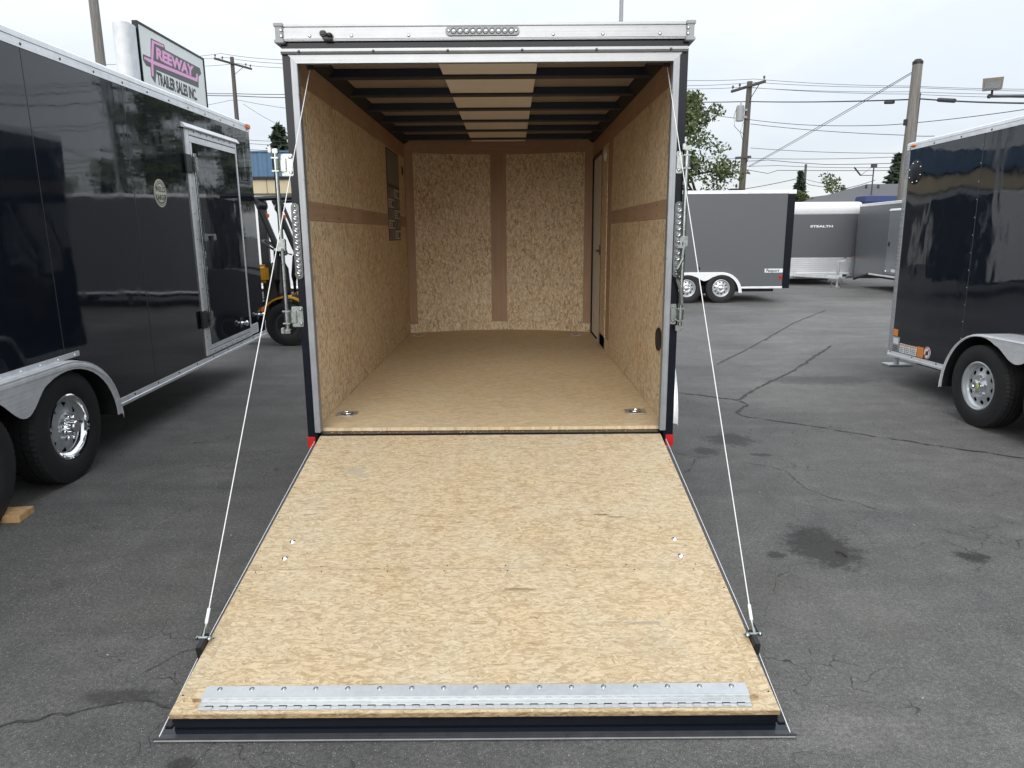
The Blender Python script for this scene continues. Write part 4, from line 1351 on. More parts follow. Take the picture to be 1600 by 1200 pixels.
# ================================================================== other trailers: one long side (local x = 0) carries the detail
def cargo_body(T, s, W, y0, y1, z0, z1, skin, seams, arch=None, trim=0.10, rail=0.06, screws=True, tail=None, metal='alu_y', names=('side_panel', 'far_panel')):
    """s: outward direction of the detailed side along local x; arch: (y_low, y_high, z_top, inset) wheel opening; tail: (y_kink, z_end) beavertail"""
    X = lambda a, b: sorted((-s * a, -s * b))          # a, b: depth inward
    core_mat = MAT['dark'] if arch else MAT['navy']
    zt, zb = z1 - trim, z0 + rail

    def low(y):
        if tail and y > tail[0]:
            return tail[1] * (y - tail[0]) / (y1 - tail[0])
        return 0.0
    ys = sorted([y0] + [q for q in seams if y0 < q < y1] + [y1])
    for a, b in zip(ys[:-1], ys[1:]):
        a2, b2 = a + 0.0015, b - 0.0015
        n = 10
        bot = []
        for i in range(n + 1):
            y = a2 + (b2 - a2) * i / n
            z = zb + low(y)
            if arch and arch[0] < y < arch[1]:
                t = min((y - arch[0]), (arch[1] - y)) / 0.42
                z = max(z, zb + (arch[2] - zb) * math.sin(PI / 2 * min(1.0, t)))
            bot.append((y, z))
        m = MB()
        m.prism(bot + [(b2, zt), (a2, zt)], 'x', *X(0.0, 0.010))
        bmesh.ops.triangulate(m.bm, faces=[f for f in m.bm.faces if len(f.verts) > 4])
        m.build(names[0], skin, T, smooth=20)
        if screws and b < y1 - 0.1:
            zl = max(q[1] for q in bot[-2:])
            MB().box(*sorted((s * 0.0, s * 0.0018)), b - 0.0045, b + 0.0005, zl + 0.01, zt - 0.004).build('seam_lip', MAT['flange'], T)
    MB().box(*X(W - 0.010, W), y0, y1, zb, zt).build(names[1], skin, T)
    m = MB()
    ye = tail[0] if tail else y1
    if arch:
        m.box(*X(0.012, W - 0.012), y0 + .01, y1 - .01, arch[2] + 0.0, zt)
        m.box(*X(arch[3], W - 0.012), arch[0], arch[1], zb, arch[2] - .002)
        m.box(*X(0.012, W - 0.012), y0 + .01, arch[0] - 0.002, zb, arch[2] - .002)
        m.box(*X(0.012, W - 0.012), arch[1] + 0.002, y1 - .01, zb, arch[2] - .002)
    else:
        m.box(*X(0.012, W - 0.012), y0 + .01, ye - .01, zb, zt)
        if tail:
            m.prism([(ye - .008, zb), (y1 - .01, zb + tail[1]), (y1 - .01, zt), (ye - .008, zt)], 'x', *X(0.012, W - 0.012))
    m.build('inner_box', core_mat, T)
    # roof trim: two bands, the upper one rolled inwards
    h = trim
    prof = [(0.006, zt), (-0.006, zt + 0.002), (-0.006, zt + h * 0.46), (-0.003, zt + h * 0.50), (-0.007, zt + h * 0.55), (-0.005, zt + h * 0.85), (0.015, zt + h * 1.0), (0.10, zt + h * 1.04), (0.10, zt)]
    m = MB(); m.prism([(-s * d, z) for d, z in prof], 'y', y0, y1, bev=0)
    rt = m.build('roof_trim', MAT[metal], T, smooth=25)
    MB().box(*X(W - 0.10, W + 0.006), y0, y1, zt, z1, 0.006).build('roof_trim', MAT[metal], T)
    m = MB(); m.prism([(-s * 0.10, z1 - 0.02)] + [(-s * (0.10 + (W - 0.2) * i / 10), z1 - 0.02 + 0.05 * math.sin(PI * i / 10)) for i in range(11)] + [(-s * (W - 0.1), z1 - 0.06), (-s * 0.10, z1 - 0.06)], 'y', y0 + .005, y1 - .005)
    m.build('roof_sheet', MAT['white_skin'], T)
    # bottom rail
    prof = [(0.02, z0), (-0.014, z0), (-0.016, z0 + rail * 0.35), (-0.006, z0 + rail * 0.45), (-0.012, z0 + rail * 0.62), (-0.010, z0 + rail * 0.95), (0.02, z0 + rail)]
    segs = [(y0, y1)] if not arch else [(y0, arch[0]), (arch[1], y1)]
    if tail:
        segs = [(y0, tail[0])]
    for a, b in segs:
        if b - a > 0.05:
            m = MB(); m.prism([(-s * d, z) for d, z in prof], 'y', a, b); m.build('bottom_rail', MAT[metal], T, smooth=25)
    MB().box(*X(W - 0.02, W + 0.012), y0, y1 if not tail else tail[0], z0, z0 + rail, 0.004).build('bottom_rail', MAT[metal], T)
    m = MB(); m.box(*X(0.25, W - 0.25), y0 + 0.1, (tail[0] if tail else y1) - 0.1, z0 - 0.09, z0 + rail - 0.004, 0.01); m.build('chassis', MAT['navy'], T)
    if screws:
        m = MB()
        y = y0 + 0.25
        while y < y1:
            for z in (zt + h * 0.22, z0 + rail * 0.78):
                if not (arch and z < 1 and arch[0] < y < arch[1]):
                    e = 0.006 if z > 1 else 0.011
                    m.lathe([(0, s * (e + 0.005)), (0.007, s * (e + 0.004)), (0.010, s * e)], (0, y, z), 'x', 8)
            y += 0.41
        o = m.build('rail_screw', MAT['steel'], rt); o['kind'] = 'stuff'
    return rt


def axles(T, s, W, ys, rad, wid, rim, style, x_face, far=True):
    for y in ys:
        wheel(T, (s * (x_face - wid / 2), y, rad), s, rad, wid, rim, style)
        if far:
            wheel(T, (-s * (W + x_face - wid / 2), y, rad), -s, rad, wid, rim, style)
    m = MB()
    for y in ys:
        m.cyl((s * (x_face - wid), y, rad), (-s * (W + x_face - wid), y, rad), 0.035, n=10)
        for q in (0.12, W - 0.12):
            m.box(-s * q - 0.03, -s * q + 0.03, y - 0.24, y + 0.24, rad + 0.03, rad + 0.07, 0.008)
    m.build('axle', MAT['navy'], T)


SIDE = lambda y, z, e: Matrix(((0, 0, 1, e), (1, 0, 0, y), (0, 1, 0, z), (0, 0, 0, 1)))       # text on a +x face
SIDEN = lambda y, z, e: Matrix(((0, 0, -1, -e), (-1, 0, 0, y), (0, 1, 0, z), (0, 0, 0, 1)))   # text on a -x face


def lettering(name, txt, size, mat, parent, M, **kw):
    me = text_mesh(txt, size, 0.0008, mat, **kw)
    me.transform(M)
    return obj(name, me, parent)


# ------------------------------------------------------------------ left: long black trailer with side door and chrome wheels
LT = thing('cargo_trailer', 'long glossy black trailer with side door, oval cream decal and chrome wheels', 'trailer', (-3.006, 5.0, 0), (0.0139, 0, 0.026), 'trailers parked on the lot')
cargo_body(LT, 1, 2.5, -3.4, 3.92, 0.335, 2.862, MAT['skin2'], (-2.72, -1.50, -0.28, 0.945), arch=(-1.98, 0.235, 0.80, 0.40), trim=0.106, rail=0.062)
fender(LT, 1, 0.0, 0.070, -0.39, -1.33, 0.59, 0.225, 0.315, 0.052, 0.155, MAT['alu_y'], lip=0.03)
m = MB()
for i in range(9):
    m.lathe([(0, 0.012), (0.005, 0.011), (0.008, 0.006)], (0, -1.7 + i * 0.19, 0.832), 'x', 8)
m.box(0.0, 0.006, -1.66, -0.12, 0.816, 0.852, 0.002)
m.build('fender_flange', MAT['alu_y'], LT)
wz = 0.379
axles(LT, 1, 2.5, (-0.39, -1.33), wz, 0.235, 0.208, 'chrome', 0.045, far=False)
# wheel well flap
m = MB(); m.strip([[(0.05, -0.39 + 0.545 * math.cos(R(a)), 0.33 + 0.43 * math.sin(R(a))), (-0.36, -0.39 + 0.545 * math.cos(R(a)), 0.33 + 0.43 * math.sin(R(a)))] for a in range(-2, 92, 6)]); m.build('wheel_well_liner', MAT['plastic'], LT)
# side door
dy0, dy1, dz0, dz1 = 2.03, 3.385, 0.412, 2.585
m = MB()
m.box(0.0, 0.016, dy0, dy0 + 0.075, dz0, dz1, 0.003)
m.box(0.0, 0.016, dy1 - 0.030, dy1, dz0, dz1, 0.003)
m.box(0.0, 0.0155, dy0 + 0.076, dy1 - 0.031, dz1 - 0.055, dz1, 0.003)
m.box(0.0, 0.0155, dy0 + 0.076, dy1 - 0.031, dz0, dz0 + 0.045, 0.003)
df = m.build('side_door_frame', MAT['alu_y'], LT)
m = MB(); m.prism([(0.0, dz1 + 0.004), (0.040, dz1 - 0.006), (0.044, dz1 + 0.004), (0.012, dz1 + 0.045), (0.0, dz1 + 0.045)], 'y', dy0 - 0.05, dy1 + 0.04); m.build('door_drip_rail', MAT['alu_y'], LT, smooth=20)
sd = MB().box(0.0, 0.010, dy0 + 0.079, dy1 - 0.034, dz0 + 0.050, dz1 - 0.060, 0.002).build('side_door', MAT['skin2'], LT)
m = MB()
m.box(0.0105, 0.014, dy0 + 0.082, dy1 - 0.037, dz1 - 0.120, dz1 - 0.063, 0.002); m.box(0.0105, 0.014, dy0 + 0.082, dy1 - 0.037, dz0 + 0.053, dz0 + 0.095, 0.002)
m.box(0.0105, 0.0138, dy0 + 0.082, dy0 + 0.125, dz0 + 0.097, dz1 - 0.122, 0.002)
m.build('door_edge_trim', MAT['alu_y'], sd)
m = MB()
for z in [0.6 + 0.24 * i for i in range(8)]:
    m.lathe([(0, 0.021), (0.006, 0.020), (0.009, 0.016)], (0, dy0 + 0.03, z), 'x', 8)
for y in [dy0 + 0.2 + 0.16 * i for i in range(7)]:
    m.lathe([(0, 0.021), (0.006, 0.020), (0.009, 0.0155)], (0, y, dz0 + 0.02), 'x', 8)
    m.lathe([(0, 0.021), (0.006, 0.020), (0.009, 0.0155)], (0, y, dz1 - 0.02), 'x', 8)
o = m.build('door_frame_screw', MAT['zinc'], df); o['kind'] = 'stuff'
m = MB(); m.cyl((0.036, dy0 + 0.105, dz0 + 0.26), (0.036, dy0 + 0.105, 2.36), 0.011, n=12)
br = m.build('lock_rod', MAT['zinc'], sd)
for z in (0.78, 2.26):
    MB().box(0.012, 0.030, dy0 - 0.075, dy0 + 0.055, z - 0.085, z + 0.085, 0.004).build('keeper_plate', MAT['plastic'], LT)
    m = MB(); m.box(0.012, 0.055, dy0 + 0.075, dy0 + 0.145, z - 0.07, z + 0.07, 0.005); m.cyl((0.036, dy0 + 0.105, z - 0.10), (0.036, dy0 + 0.105, z + 0.10), 0.018, n=12); m.build('rod_guide', MAT['zinc'], br)
m = MB()
m.box(0.018, 0.040, dy0 + 0.125, dy0 + 0.40, 1.585, 1.605, 0.003); m.box(0.014, 0.050, dy0 + 0.12, dy0 + 0.22, 1.54, 1.61, 0.004); m.box(0.014, 0.052, dy0 + 0.36, dy0 + 0.43, 1.54, 1.605, 0.004)
m.cyl((0.030, dy0 + 0.17, 1.60), (0.030, dy0 + 0.15, 1.74), 0.012, n=10); m.cyl((0.030, dy0 + 0.17, 1.54), (0.030, dy0 + 0.19, 1.47), 0.010, n=10)
m.build('door_latch', MAT['zinc'], sd)
m = MB()
for z in (1.42, 1.27):
    m.lathe([(0, 0.028), (0.020, 0.026), (0.026, 0.010)], (0, dy0 + 0.165, z), 'x', 16); m.box(0.012, 0.024, dy0 + 0.14, dy0 + 0.19, z - 0.05, z, 0.003)
m.build('key_lock', MAT['chrome'], sd)
m = MB(); m.cyl((0.010, dy1 - 0.30, 0.60), (0.060, dy1 - 0.30, 0.60), 0.018, n=12); m.ball((0.068, dy1 - 0.30, 0.60), (0.02, 0.032, 0.032)); m.box(0.010, 0.016, dy1 - 0.34, dy1 - 0.26, 0.55, 0.67, 0.003)
m.build('door_holdback', MAT['chrome'], sd)
m = MB(); m.cyl((0.0, 3.72, 0.62), (0.05, 3.72, 0.62), 0.014, n=10); m.ball((0.056, 3.72, 0.62), (0.016, 0.026, 0.026)); m.box(0.0, 0.006, 3.68, 3.76, 0.56, 0.68, 0.002)
m.build('holdback_catch', MAT['chrome'], LT)
pl = MB().box(0.0005, 0.003, 3.41, 3.66, 0.418, 0.535, 0.001).build('data_plate', MAT['paper'], LT)
m = MB()
for q in range(4):
    m.box(0.0032, 0.0042, 3.44, 3.63, 0.437 + q * 0.023, 0.447 + q * 0.023)
m.build('data_plate_print', MAT['cap_grey'], pl)
for z in (0.665, 2.820):
    m = MB(); m.box(0.0, 0.028, 3.80, 3.915, z - 0.025, z + 0.025, 0.008); m.build('amber_marker', MAT['amber'], LT)
# oval decal: ring and lettering
oy, oz = 1.41, 1.965
m = MB(); m.prism([(oy + 0.118 * math.cos(2 * PI * i / 40), oz + 0.118 * math.sin(2 * PI * i / 40)) for i in range(40)], 'x', 0.0008, 0.0022)
dc = m.build('oval_decal', MAT['cream'], LT)
m = MB()
rows = []
for i in range(40):
    a = 2 * PI * i / 40
    rows.append([(0.0034, oy + r_ * math.cos(a), oz + r_ * math.sin(a)) for r_ in (0.100, 0.106)])
m.strip(rows, close_u=True)
for a in range(200, 345, 12):
    a1, a2 = R(a), R(a + 9)
    m._add([(0.0034, oy + r_ * math.cos(q), oz + r_ * math.sin(q)) for q in (a1, a2) for r_ in (0.078, 0.092)], [(0, 1, 3, 2)])
    a1, a2 = R(a - 165), R(a - 165 + 7)
    if 30 < a - 165 < 150:
        m._add([(0.0034, oy + r_ * math.cos(q), oz + r_ * math.sin(q)) for q in (a1, a2) for r_ in (0.078, 0.092)], [(0, 1, 3, 2)])
m.build('decal_ring', MAT['ink'], dc, smooth=0)
lettering('decal_lettering', 'WELLS', 0.066, MAT['ink'], dc, SIDE(oy, oz + 0.010, 0.0030), bold=0.0004, xs=0.86, space=1.06, align='CENTER')
lettering('decal_lettering', 'CARGO', 0.066, MAT['ink'], dc, SIDE(oy, oz - 0.056, 0.0030), bold=0.0004, xs=0.80, space=1.06, align='CENTER')

# wood block under the rear wheel
WB = thing('wood_block', 'short offcut of yellow lumber wedged on the asphalt by the rear left tyre', 'wood block', (-2.95, 3.94, 0), (0, 0, 0.12))
m = MB(); m.box(-0.16, 0.085, -0.085, 0.075, 0.0, 0.042, 0.003); m.build('block', MAT['lumber'], WB)

# ------------------------------------------------------------------ right: black trailer with silver wheels
RTM = MAT['skin3']
RT = thing('cargo_trailer', 'black trailer at right with warning stickers, round vent plate and silver wheels', 'trailer', (4.145, 6.0, 0), (-0.015, 0, 0.018), 'trailers parked on the lot')
cargo_body(RT, -1, 2.1, -2.75, 1.655, 0.322, 2.532, RTM, (-1.98, -0.76, 0.462), trim=0.078, rail=0.055)
fender(RT, -1, 0.0, -0.285, -0.20, -1.07, 0.455, 0.320, 0.25, 0.014, 0.115, MAT['alu_y'], lip=0.012)
axles(RT, -1, 2.1, (-0.20, -1.07), 0.345, 0.205, 0.192, 'mod', 0.270)
MB().strip([[(-0.05, -0.20 + 0.43 * math.cos(R(a)), 0.25 + 0.46 * math.sin(R(a))), (-0.002, -0.20 + 0.43 * math.cos(R(a)), 0.25 + 0.46 * math.sin(R(a)))] for a in range(0, 92, 6)]).build('fender_apron', MAT['plastic'], RT)
m = MB(); m.lathe([(0.0285, -0.012), (0.0295, -0.010), (0.0295, 0.014), (0.0285, 0.016)], (-0.272, -0.20, 0.345), 'x', 16); m.build('grease_cap', plain('green_cap', (0.30, 0.42, 0.10), .4), RT)
# wedge nose
m = MB(); m.prism([(0.0, 1.66), (2.1, 1.66), (1.25, 2.35), (0.85, 2.35)], 'z', 0.38, 2.45); m.build('wedge_nose', MAT['skin'], RT)
m = MB(); m.box(-0.005, 0.03, 1.598, 1.662, 0.378, 2.452, 0.003); m.prism([(-0.004, 1.664), (0.04, 1.664), (0.06, 1.70), (0.02, 1.70)], 'z', 0.378, 2.452); dct = m.build('diamond_corner_trim', MAT['cap_grey'], RT)
m = MB()
for k in range(48):
    z = 0.40 + k * 0.0425
    a = R(40 if k % 2 else -40)
    for q, sg in ((1.614, 1), (1.630, -1), (1.646, 1)):
        m.box(-0.009, -0.004, -0.0095, 0.0095, -0.0042, 0.0042, M=Matrix.Translation((0, q, z + (0.021 if sg < 0 else 0))) @ Matrix.Rotation(a * sg, 4, 'X'))
m.build('tread_bar', MAT['chrome'], dct, kind='stuff', smooth=0)
m = MB()
for q in (0.462, -0.76):
    for k in range(13):
        m.lathe([(0, -0.003), (0.0035, -0.0025), (0.005, 0.0)], (0, q + 0.012, 0.50 + k * 0.155), 'x', 8)
o = m.build('seam_screw', MAT['zinc'], RT); o['kind'] = 'stuff'
m = MB(); m.lathe([(0, -0.005), (0.112, -0.005), (0.120, -0.003), (0.122, 0.0)], (0, 1.475, 2.225), 'x', 32); vp = m.build('vent_plate', MAT['black'], RT)
m = MB()
for k in range(8):
    a = 2 * PI * (k + .4) / 8
    m.ball((-0.006, 1.475 + 0.102 * math.cos(a), 2.225 + 0.102 * math.sin(a)), 0.0055, 8, 5)
o = m.build('vent_screw', MAT['chrome'], vp); o['kind'] = 'stuff'
m = MB(); m.ball((-0.010, 1.545, 2.492), (0.014, 0.045, 0.017), 16, 8); m.build('marker_lamp', MAT['amber'], RT)
MB().box(-0.004, 0.0, 1.505, 1.59, 0.545, 0.615, 0.001).build('amber_reflector', MAT['orange_sticker'], RT)
x0 = 1.595
for i, (w_, h_, mt) in enumerate(((0.135, 0.155, 'cap_grey'), (0.09, 0.095, 'paper'), (0.095, 0.095, 'paper'), (0.10, 0.095, 'paper'), (0.105, 0.105, 'orange_sticker'))):
    MBx = MB().box(-0.003, 0.0, x0 - w_, x0, 0.384, 0.384 + h_, 0.0008)
    st = MBx.build('warning_sticker', MAT[mt], RT)
    if mt != 'orange_sticker':
        m = MB()
        for q in range(3):
            m.box(-0.0042, -0.0032, x0 - w_ * 0.85, x0 - w_ * 0.15, 0.396 + q * 0.019, 0.405 + q * 0.019)
        m.build('sticker_print', MAT['ink'] if mt == 'cap_grey' else MAT['cap_grey'], st)
        if mt == 'paper':
            MB().box(-0.0042, -0.0032, x0 - w_ * 0.92, x0 - w_ * 0.08, 0.384 + h_ * 0.80, 0.384 + h_ * 0.94).build('sticker_band', MAT['orange_sticker'], st)
        else:
            MB().box(-0.0042, -0.0032, x0 - w_ * 0.85, x0 - w_ * 0.15, 0.384 + h_ * 0.50, 0.384 + h_ * 0.90).build('sticker_band', MAT['paper'], st)
    x0 -= w_ + 0.012
yc = x0 - 0.05
m = MB(); m.prism([(yc + 0.056 * math.cos(2 * PI * i / 28), 0.445 + 0.062 * math.sin(2 * PI * i / 28)) for i in range(28)], 'x', -0.003, 0.0); st = m.build('warning_sticker', MAT['paper'], RT)
m = MB()
rows = [[(-0.0042, yc + r_ * math.cos(2 * PI * i / 28), 0.445 + 1.1 * r_ * math.sin(2 * PI * i / 28)) for r_ in (0.046, 0.053)] for i in range(28)]
m.strip(rows, close_u=True)
m.box(-0.0045, -0.0035, -0.006, 0.006, -0.05, 0.05, M=Matrix.Translation((0, yc, 0.445)) @ Matrix.Rotation(R(45), 4, 'X'))
m.build('sticker_ring', MAT['red'], st)
m = MB(); m.box(-0.0045, -0.0035, yc - 0.022, yc + 0.018, 0.425, 0.462); m.build('sticker_print', MAT['ink'], st)
# nose jack
m = MB(); m.cyl((0.64, 2.60, 0.05), (0.64, 2.60, 0.95), 0.035, n=14); m.box(0.50, 0.78, 2.50, 2.70, 0.041, 0.062, 0.006); m.build('nose_jack', MAT['galv'], RT)
m = MB(); m.cyl((0.90, 2.63, 0.14), (0.90, 2.63, 0.40), 0.035, n=8); m.build('plug_socket', MAT['plastic'], RT)
m = MB()
for q in (0.35, 1.75):
    m.tube([(q, 1.7, 0.30), (1.05, 3.1, 0.30)], 0.04, 4)
m.build('tongue', MAT['navy'], RT)

# ------------------------------------------------------------------ grey tandem trailer seen side on behind
GT = thing('cargo_trailer', 'charcoal trailer side on with black rear edge and bright white fender', 'trailer', (4.5, 16.65, 0), (0, 0, -PI / 2), 'trailers parked on the lot')
cargo_body(GT, 1, 2.2, -4.3, 1.80, 0.33, 2.545, MAT['grey_skin'], (-3.1, -1.9, -0.7), arch=(-0.83, 0.82, 0.71, 0.40), trim=0.075, rail=0.05, screws=False)
fender(GT, 1, 0.0, 0.060, 0.375, -0.42, 0.46, 0.25, 0.24, 0.055, 0.10, MAT['white'], lip=0.02)
axles(GT, 1, 2.2, (0.375, -0.42), 0.345, 0.21, 0.19, 'mod', 0.045)
MB().box(-0.3, 0.012, 1.802, 1.965, 0.335, 2.46, 0.004).build('rear_corner_post', MAT['black'], GT)
MB().box(-2.2, 0.016, 1.802, 1.985, 2.462, 2.555, 0.008).build('roof_end_trim', MAT['white'], GT)
MB().box(-2.2, -0.305, 1.802, 1.95, 0.335, 2.46, 0.004).build('rear_door', MAT['grey_skin'], GT)
pp = MB().box(0.001, 0.004, 1.375, 1.795, 0.695, 0.785, 0.001).build('name_plate', MAT['paper'], GT)
lettering('name_plate_lettering', 'Passport', 0.095, MAT['ink'], pp, SIDE(1.40, 0.712, 0.0050), bold=0.002, xs=0.92, shear=0.25)
MB().box(0.001, 0.014, 1.715, 1.795, 0.555, 0.625, 0.003).build('red_marker', MAT['red'], GT)
m = MB(); m.lathe([(0, 0.02), (0.03, 0.018), (0.035, 0.0)], (0.0, -0.15, 0.80), 'x', 12); m.build('side_marker', MAT['plastic'], GT)
MB().box(-1.2, -0.9, 0.75, 1.05, 2.57, 2.64, 0.02).build('roof_vent', MAT['plastic'], GT)

# ------------------------------------------------------------------ grey trailer facing us, with white cap and diamond plate
ST = thing('cargo_trailer', 'grey trailer seen head on with white rounded cap, diamond plate and tongue jack', 'trailer', (9.56, 22.2, 0), (0, 0, 0), 'trailers parked on the lot')
hw = 1.09
fp = MB().box(-hw + 0.07, hw - 0.075, -0.012, 0.0, 0.835, 2.135, 0.003).build('front_panel', MAT['grey_skin'], ST)
MB().box(-hw + 0.07, hw - 0.075, -0.016, 0.0, 0.27, 0.832, 0.002).build('stone_guard', MAT['diamond'], ST)
for s in (-1, 1):
    m = MB(); m.box(*sorted((s * (hw - 0.073), s * hw)), -0.022, 0.05, 0.20, 2.135, 0.012); m.build('corner_trim', MAT['alu_z'], ST)
m = MB()
prof = [(0.10, 2.50), (0.02, 2.485), (-0.035, 2.43), (-0.055, 2.34), (-0.05, 2.26), (-0.03, 2.20), (0.0, 2.14), (0.10, 2.14)]
rows = []
for x, k in ((-hw - 0.01, 0.75), (-hw + 0.04, 0.95), (-hw + 0.12, 1.0), (hw - 0.12, 1.0), (hw - 0.04, 0.95), (hw + 0.01, 0.75)):
    rows.append([(x, y if y > 0.09 else 0.10 + (y - 0.10) * k, 2.14 + (z - 2.14) * (0.82 + 0.18 * k)) for y, z in prof])
m.strip(rows); m.build('nose_cap', MAT['white'], ST, smooth=60)
MB().box(-hw + .01, hw - .01, -0.018, 0.0, 2.118, 2.150, 0.004).build('cap_seam_trim', MAT['alu_x'], ST)
MB().box(-hw, hw, -0.020, 0.02, 0.20, 0.268, 0.006).build('front_rail', MAT['alu_x'], ST)
for s in (-1, 1):
    MB().box(*sorted((s * (hw - 0.012), s * hw)), 0.052, 6.0, 0.30, 2.40).build('side_panel', MAT['grey_skin'], ST)
    MB().box(*sorted((s * (hw - 0.05), s * (hw + 0.005))), 0.10, 6.0, 2.402, 2.48, 0.01).build('roof_trim', MAT['alu_y'], ST)
MB().box(-hw + 0.06, hw - 0.06, 0.11, 5.98, 2.44, 2.50, 0.01).build('roof_sheet', MAT['white_skin'], ST)
MB().box(-hw + 0.02, hw - 0.02, 0.005, 5.95, 0.30, 2.43).build('inner_box', MAT['navy'], ST)
MB().box(0.925, 1.01, -0.024, -0.013, 0.838, 0.875, 0.002).build('amber_marker', MAT['amber'], ST)
lettering('front_lettering', 'STEALTH', 0.088, MAT['white'], fp, Matrix.Translation((-0.055 - 0.37, -0.0135, 1.745)) @ Matrix.Rotation(PI / 2, 4, 'X'), bold=0.003, xs=1.95)
m = MB()
for s in (-1, 1):
    m.box(-0.04, 0.04, 0, 1.62, -0.05, 0.05, 0.004, M=Matrix.Translation((s * 0.83, 0.02, 0.32)) @ Matrix.Rotation(PI + s * -0.50, 4, 'Z'))
m.box(-0.85, 0.85, -0.10, -0.025, 0.27, 0.37, 0.004)
m.box(-0.05, 0.05, -1.62, -1.32, 0.30, 0.39, 0.02)
m.build('tongue', MAT['alu_y'], ST)
m = MB(); m.cyl((0, -1.20, 0.03), (0, -1.20, 0.72), 0.035, n=14); m.box(-0.085, 0.085, -1.29, -1.11, 0.0, 0.03, 0.008); m.ball((0, -1.20, 0.74), 0.035, 10, 6)
m.tube([(0, -1.20, 0.74), (0.10, -1.22, 0.78), (0.165, -1.24, 0.80), (0.165, -1.24, 0.86)], 0.010, 8)
m.build('tongue_jack', MAT['galv'], ST)
m = MB(); m.ball((0.165, -1.24, 0.875), (0.025, 0.025, 0.03), 8, 6); m.box(-0.06, 0.05, -1.66, -1.60, 0.35, 0.42, 0.01); m.build('coupler_latch', MAT['plastic'], ST)
for sx in (-0.20, 0.075):
    m = MB()
    for k in range(9):
        z = 0.035 + 0.026 * k
        a0 = (k % 2) * PI / 2
        m.tube([(sx + math.cos(a0) * 0.016 * math.cos(q) + 0.012 * math.sin(k * 1.3), -1.30 + math.sin(a0) * 0.016 * math.cos(q), z + 0.022 * math.sin(q)) for q in [2 * PI * i / 10 for i in range(11)]], 0.006, 5)
    m.build('safety_chain', MAT['zinc'], ST)
fender(ST, 1, hw, hw + 0.22, 2.6, 3.45, 0.42, 0.36, 0.20, 0.05, 0.15, MAT['white'])
fender(ST, -1, -hw, -hw - 0.22, 2.6, 3.45, 0.42, 0.36, 0.20, 0.05, 0.15, MAT['white'])
for s in (-1, 1):
    for y in (2.6, 3.45):
        wheel(ST, (s * (hw + 0.11), y, 0.345), s, 0.345, 0.205, 0.192, 'mod')
m = MB()
for s in (-1, 1):
    m.prism([(s * 0.62 - 0.10, 0.20), (s * 0.62 + 0.10, 0.20), (s * 0.62, 0.05)], 'y', 0.9, 0.95)
m.build('stabiliser', MAT['cap_grey'], ST)

# ------------------------------------------------------------------ grey trailer beside it, its door side half hidden
OT = thing('cargo_trailer', 'grey trailer with sloping tail and pale door, half hidden behind the right black trailer', 'trailer', (10.19, 20.0, 0), (0.0, 0, -0.09), 'trailers parked on the lot')
cargo_body(OT, -1, 2.2, -3.7, 1.65, 0.40, 2.40, MAT['grey_skin'], (), trim=0.075, rail=0.05, screws=False, tail=(0.55, -0.22))
m = MB(); m.prism([(0.56, 0.40), (1.65, 0.18), (1.65, 0.23), (0.56, 0.45)], 'x', -0.012, 0.02); m.build('tail_rail', MAT['navy'], OT)
m = MB()
m.box(-0.012, 0.0, -0.55, -0.52, 0.50, 2.12, .003); m.box(-0.012, 0.0, -1.42, -1.39, 0.50, 2.12, .003); m.box(-0.0115, 0.0, -1.389, -0.551, 2.09, 2.12, .003); m.box(-0.0115, 0.0, -1.389, -0.551, 0.50, 0.53, .003)
m.build('side_door_frame', MAT['alu_z'], OT)
sd = MB().box(-0.008, 0.0, -1.385, -0.555, 0.534, 2.086, .002).build('side_door', plain('mid_grey_door_skin', (0.16, 0.17, 0.18), 0.3), OT)
m = MB(); m.box(-0.03, -0.008, -0.66, -0.60, 1.22, 1.33, .006); m.build('door_handle', MAT['plastic'], sd)
m = MB(); m.prism([(0.0, 2.15), (-0.03, 2.14), (-0.03, 2.16), (0.0, 2.20)], 'y', -1.45, -0.50); m.build('door_drip_rail', MAT['alu_y'], OT)
m = MB(); m.cyl((0, -0.68, 0.56), (-0.05, -0.68, 0.56), 0.02, n=10); m.ball((-0.055, -0.68, 0.56), 0.03, 10, 6); m.build('door_holdback', MAT['chrome'], OT)
MB().box(-0.010, -0.0085, -1.15, -0.90, 0.545, 0.625).build('data_plate', MAT['paper'], sd)
axles(OT, -1, 2.2, (-1.6, -2.45), 0.345, 0.205, 0.192, 'mod', -0.05)
m = MB()
for s in (-1, 1):
    m.tube([(1.1 + s * 0.8, -3.6, 0.36), (1.1, -5.0, 0.36)], 0.045, 4)
m.cyl((1.1, -4.8, 0.0), (1.1, -4.8, 0.8), 0.03, n=10)
m.build('tongue', MAT['galv'], OT)

# ------------------------------------------------------------------ pale trailer behind the forklift
WT = thing('cargo_trailer', 'pale white trailer side on behind the forklift', 'trailer', (-7.0, 16.4, 0), (0, 0, -PI / 2), 'trailers parked on the lot')
cargo_body(WT, 1, 2.4, -3.6, 3.9, 0.42, 2.48, MAT['white_skin'], (-2.4, -1.2, 0.0, 1.2, 2.4), trim=0.08, rail=0.05, screws=False)
axles(WT, 1, 2.4, (-0.5, -1.4), 0.345, 0.21, 0.19, 'mod', -0.02)
m = MB(); m.cyl((-1.2, 3.5, 0.0), (-1.2, 3.5, 0.45), 0.05, n=10); m.build('support_leg', MAT['galv'], WT)

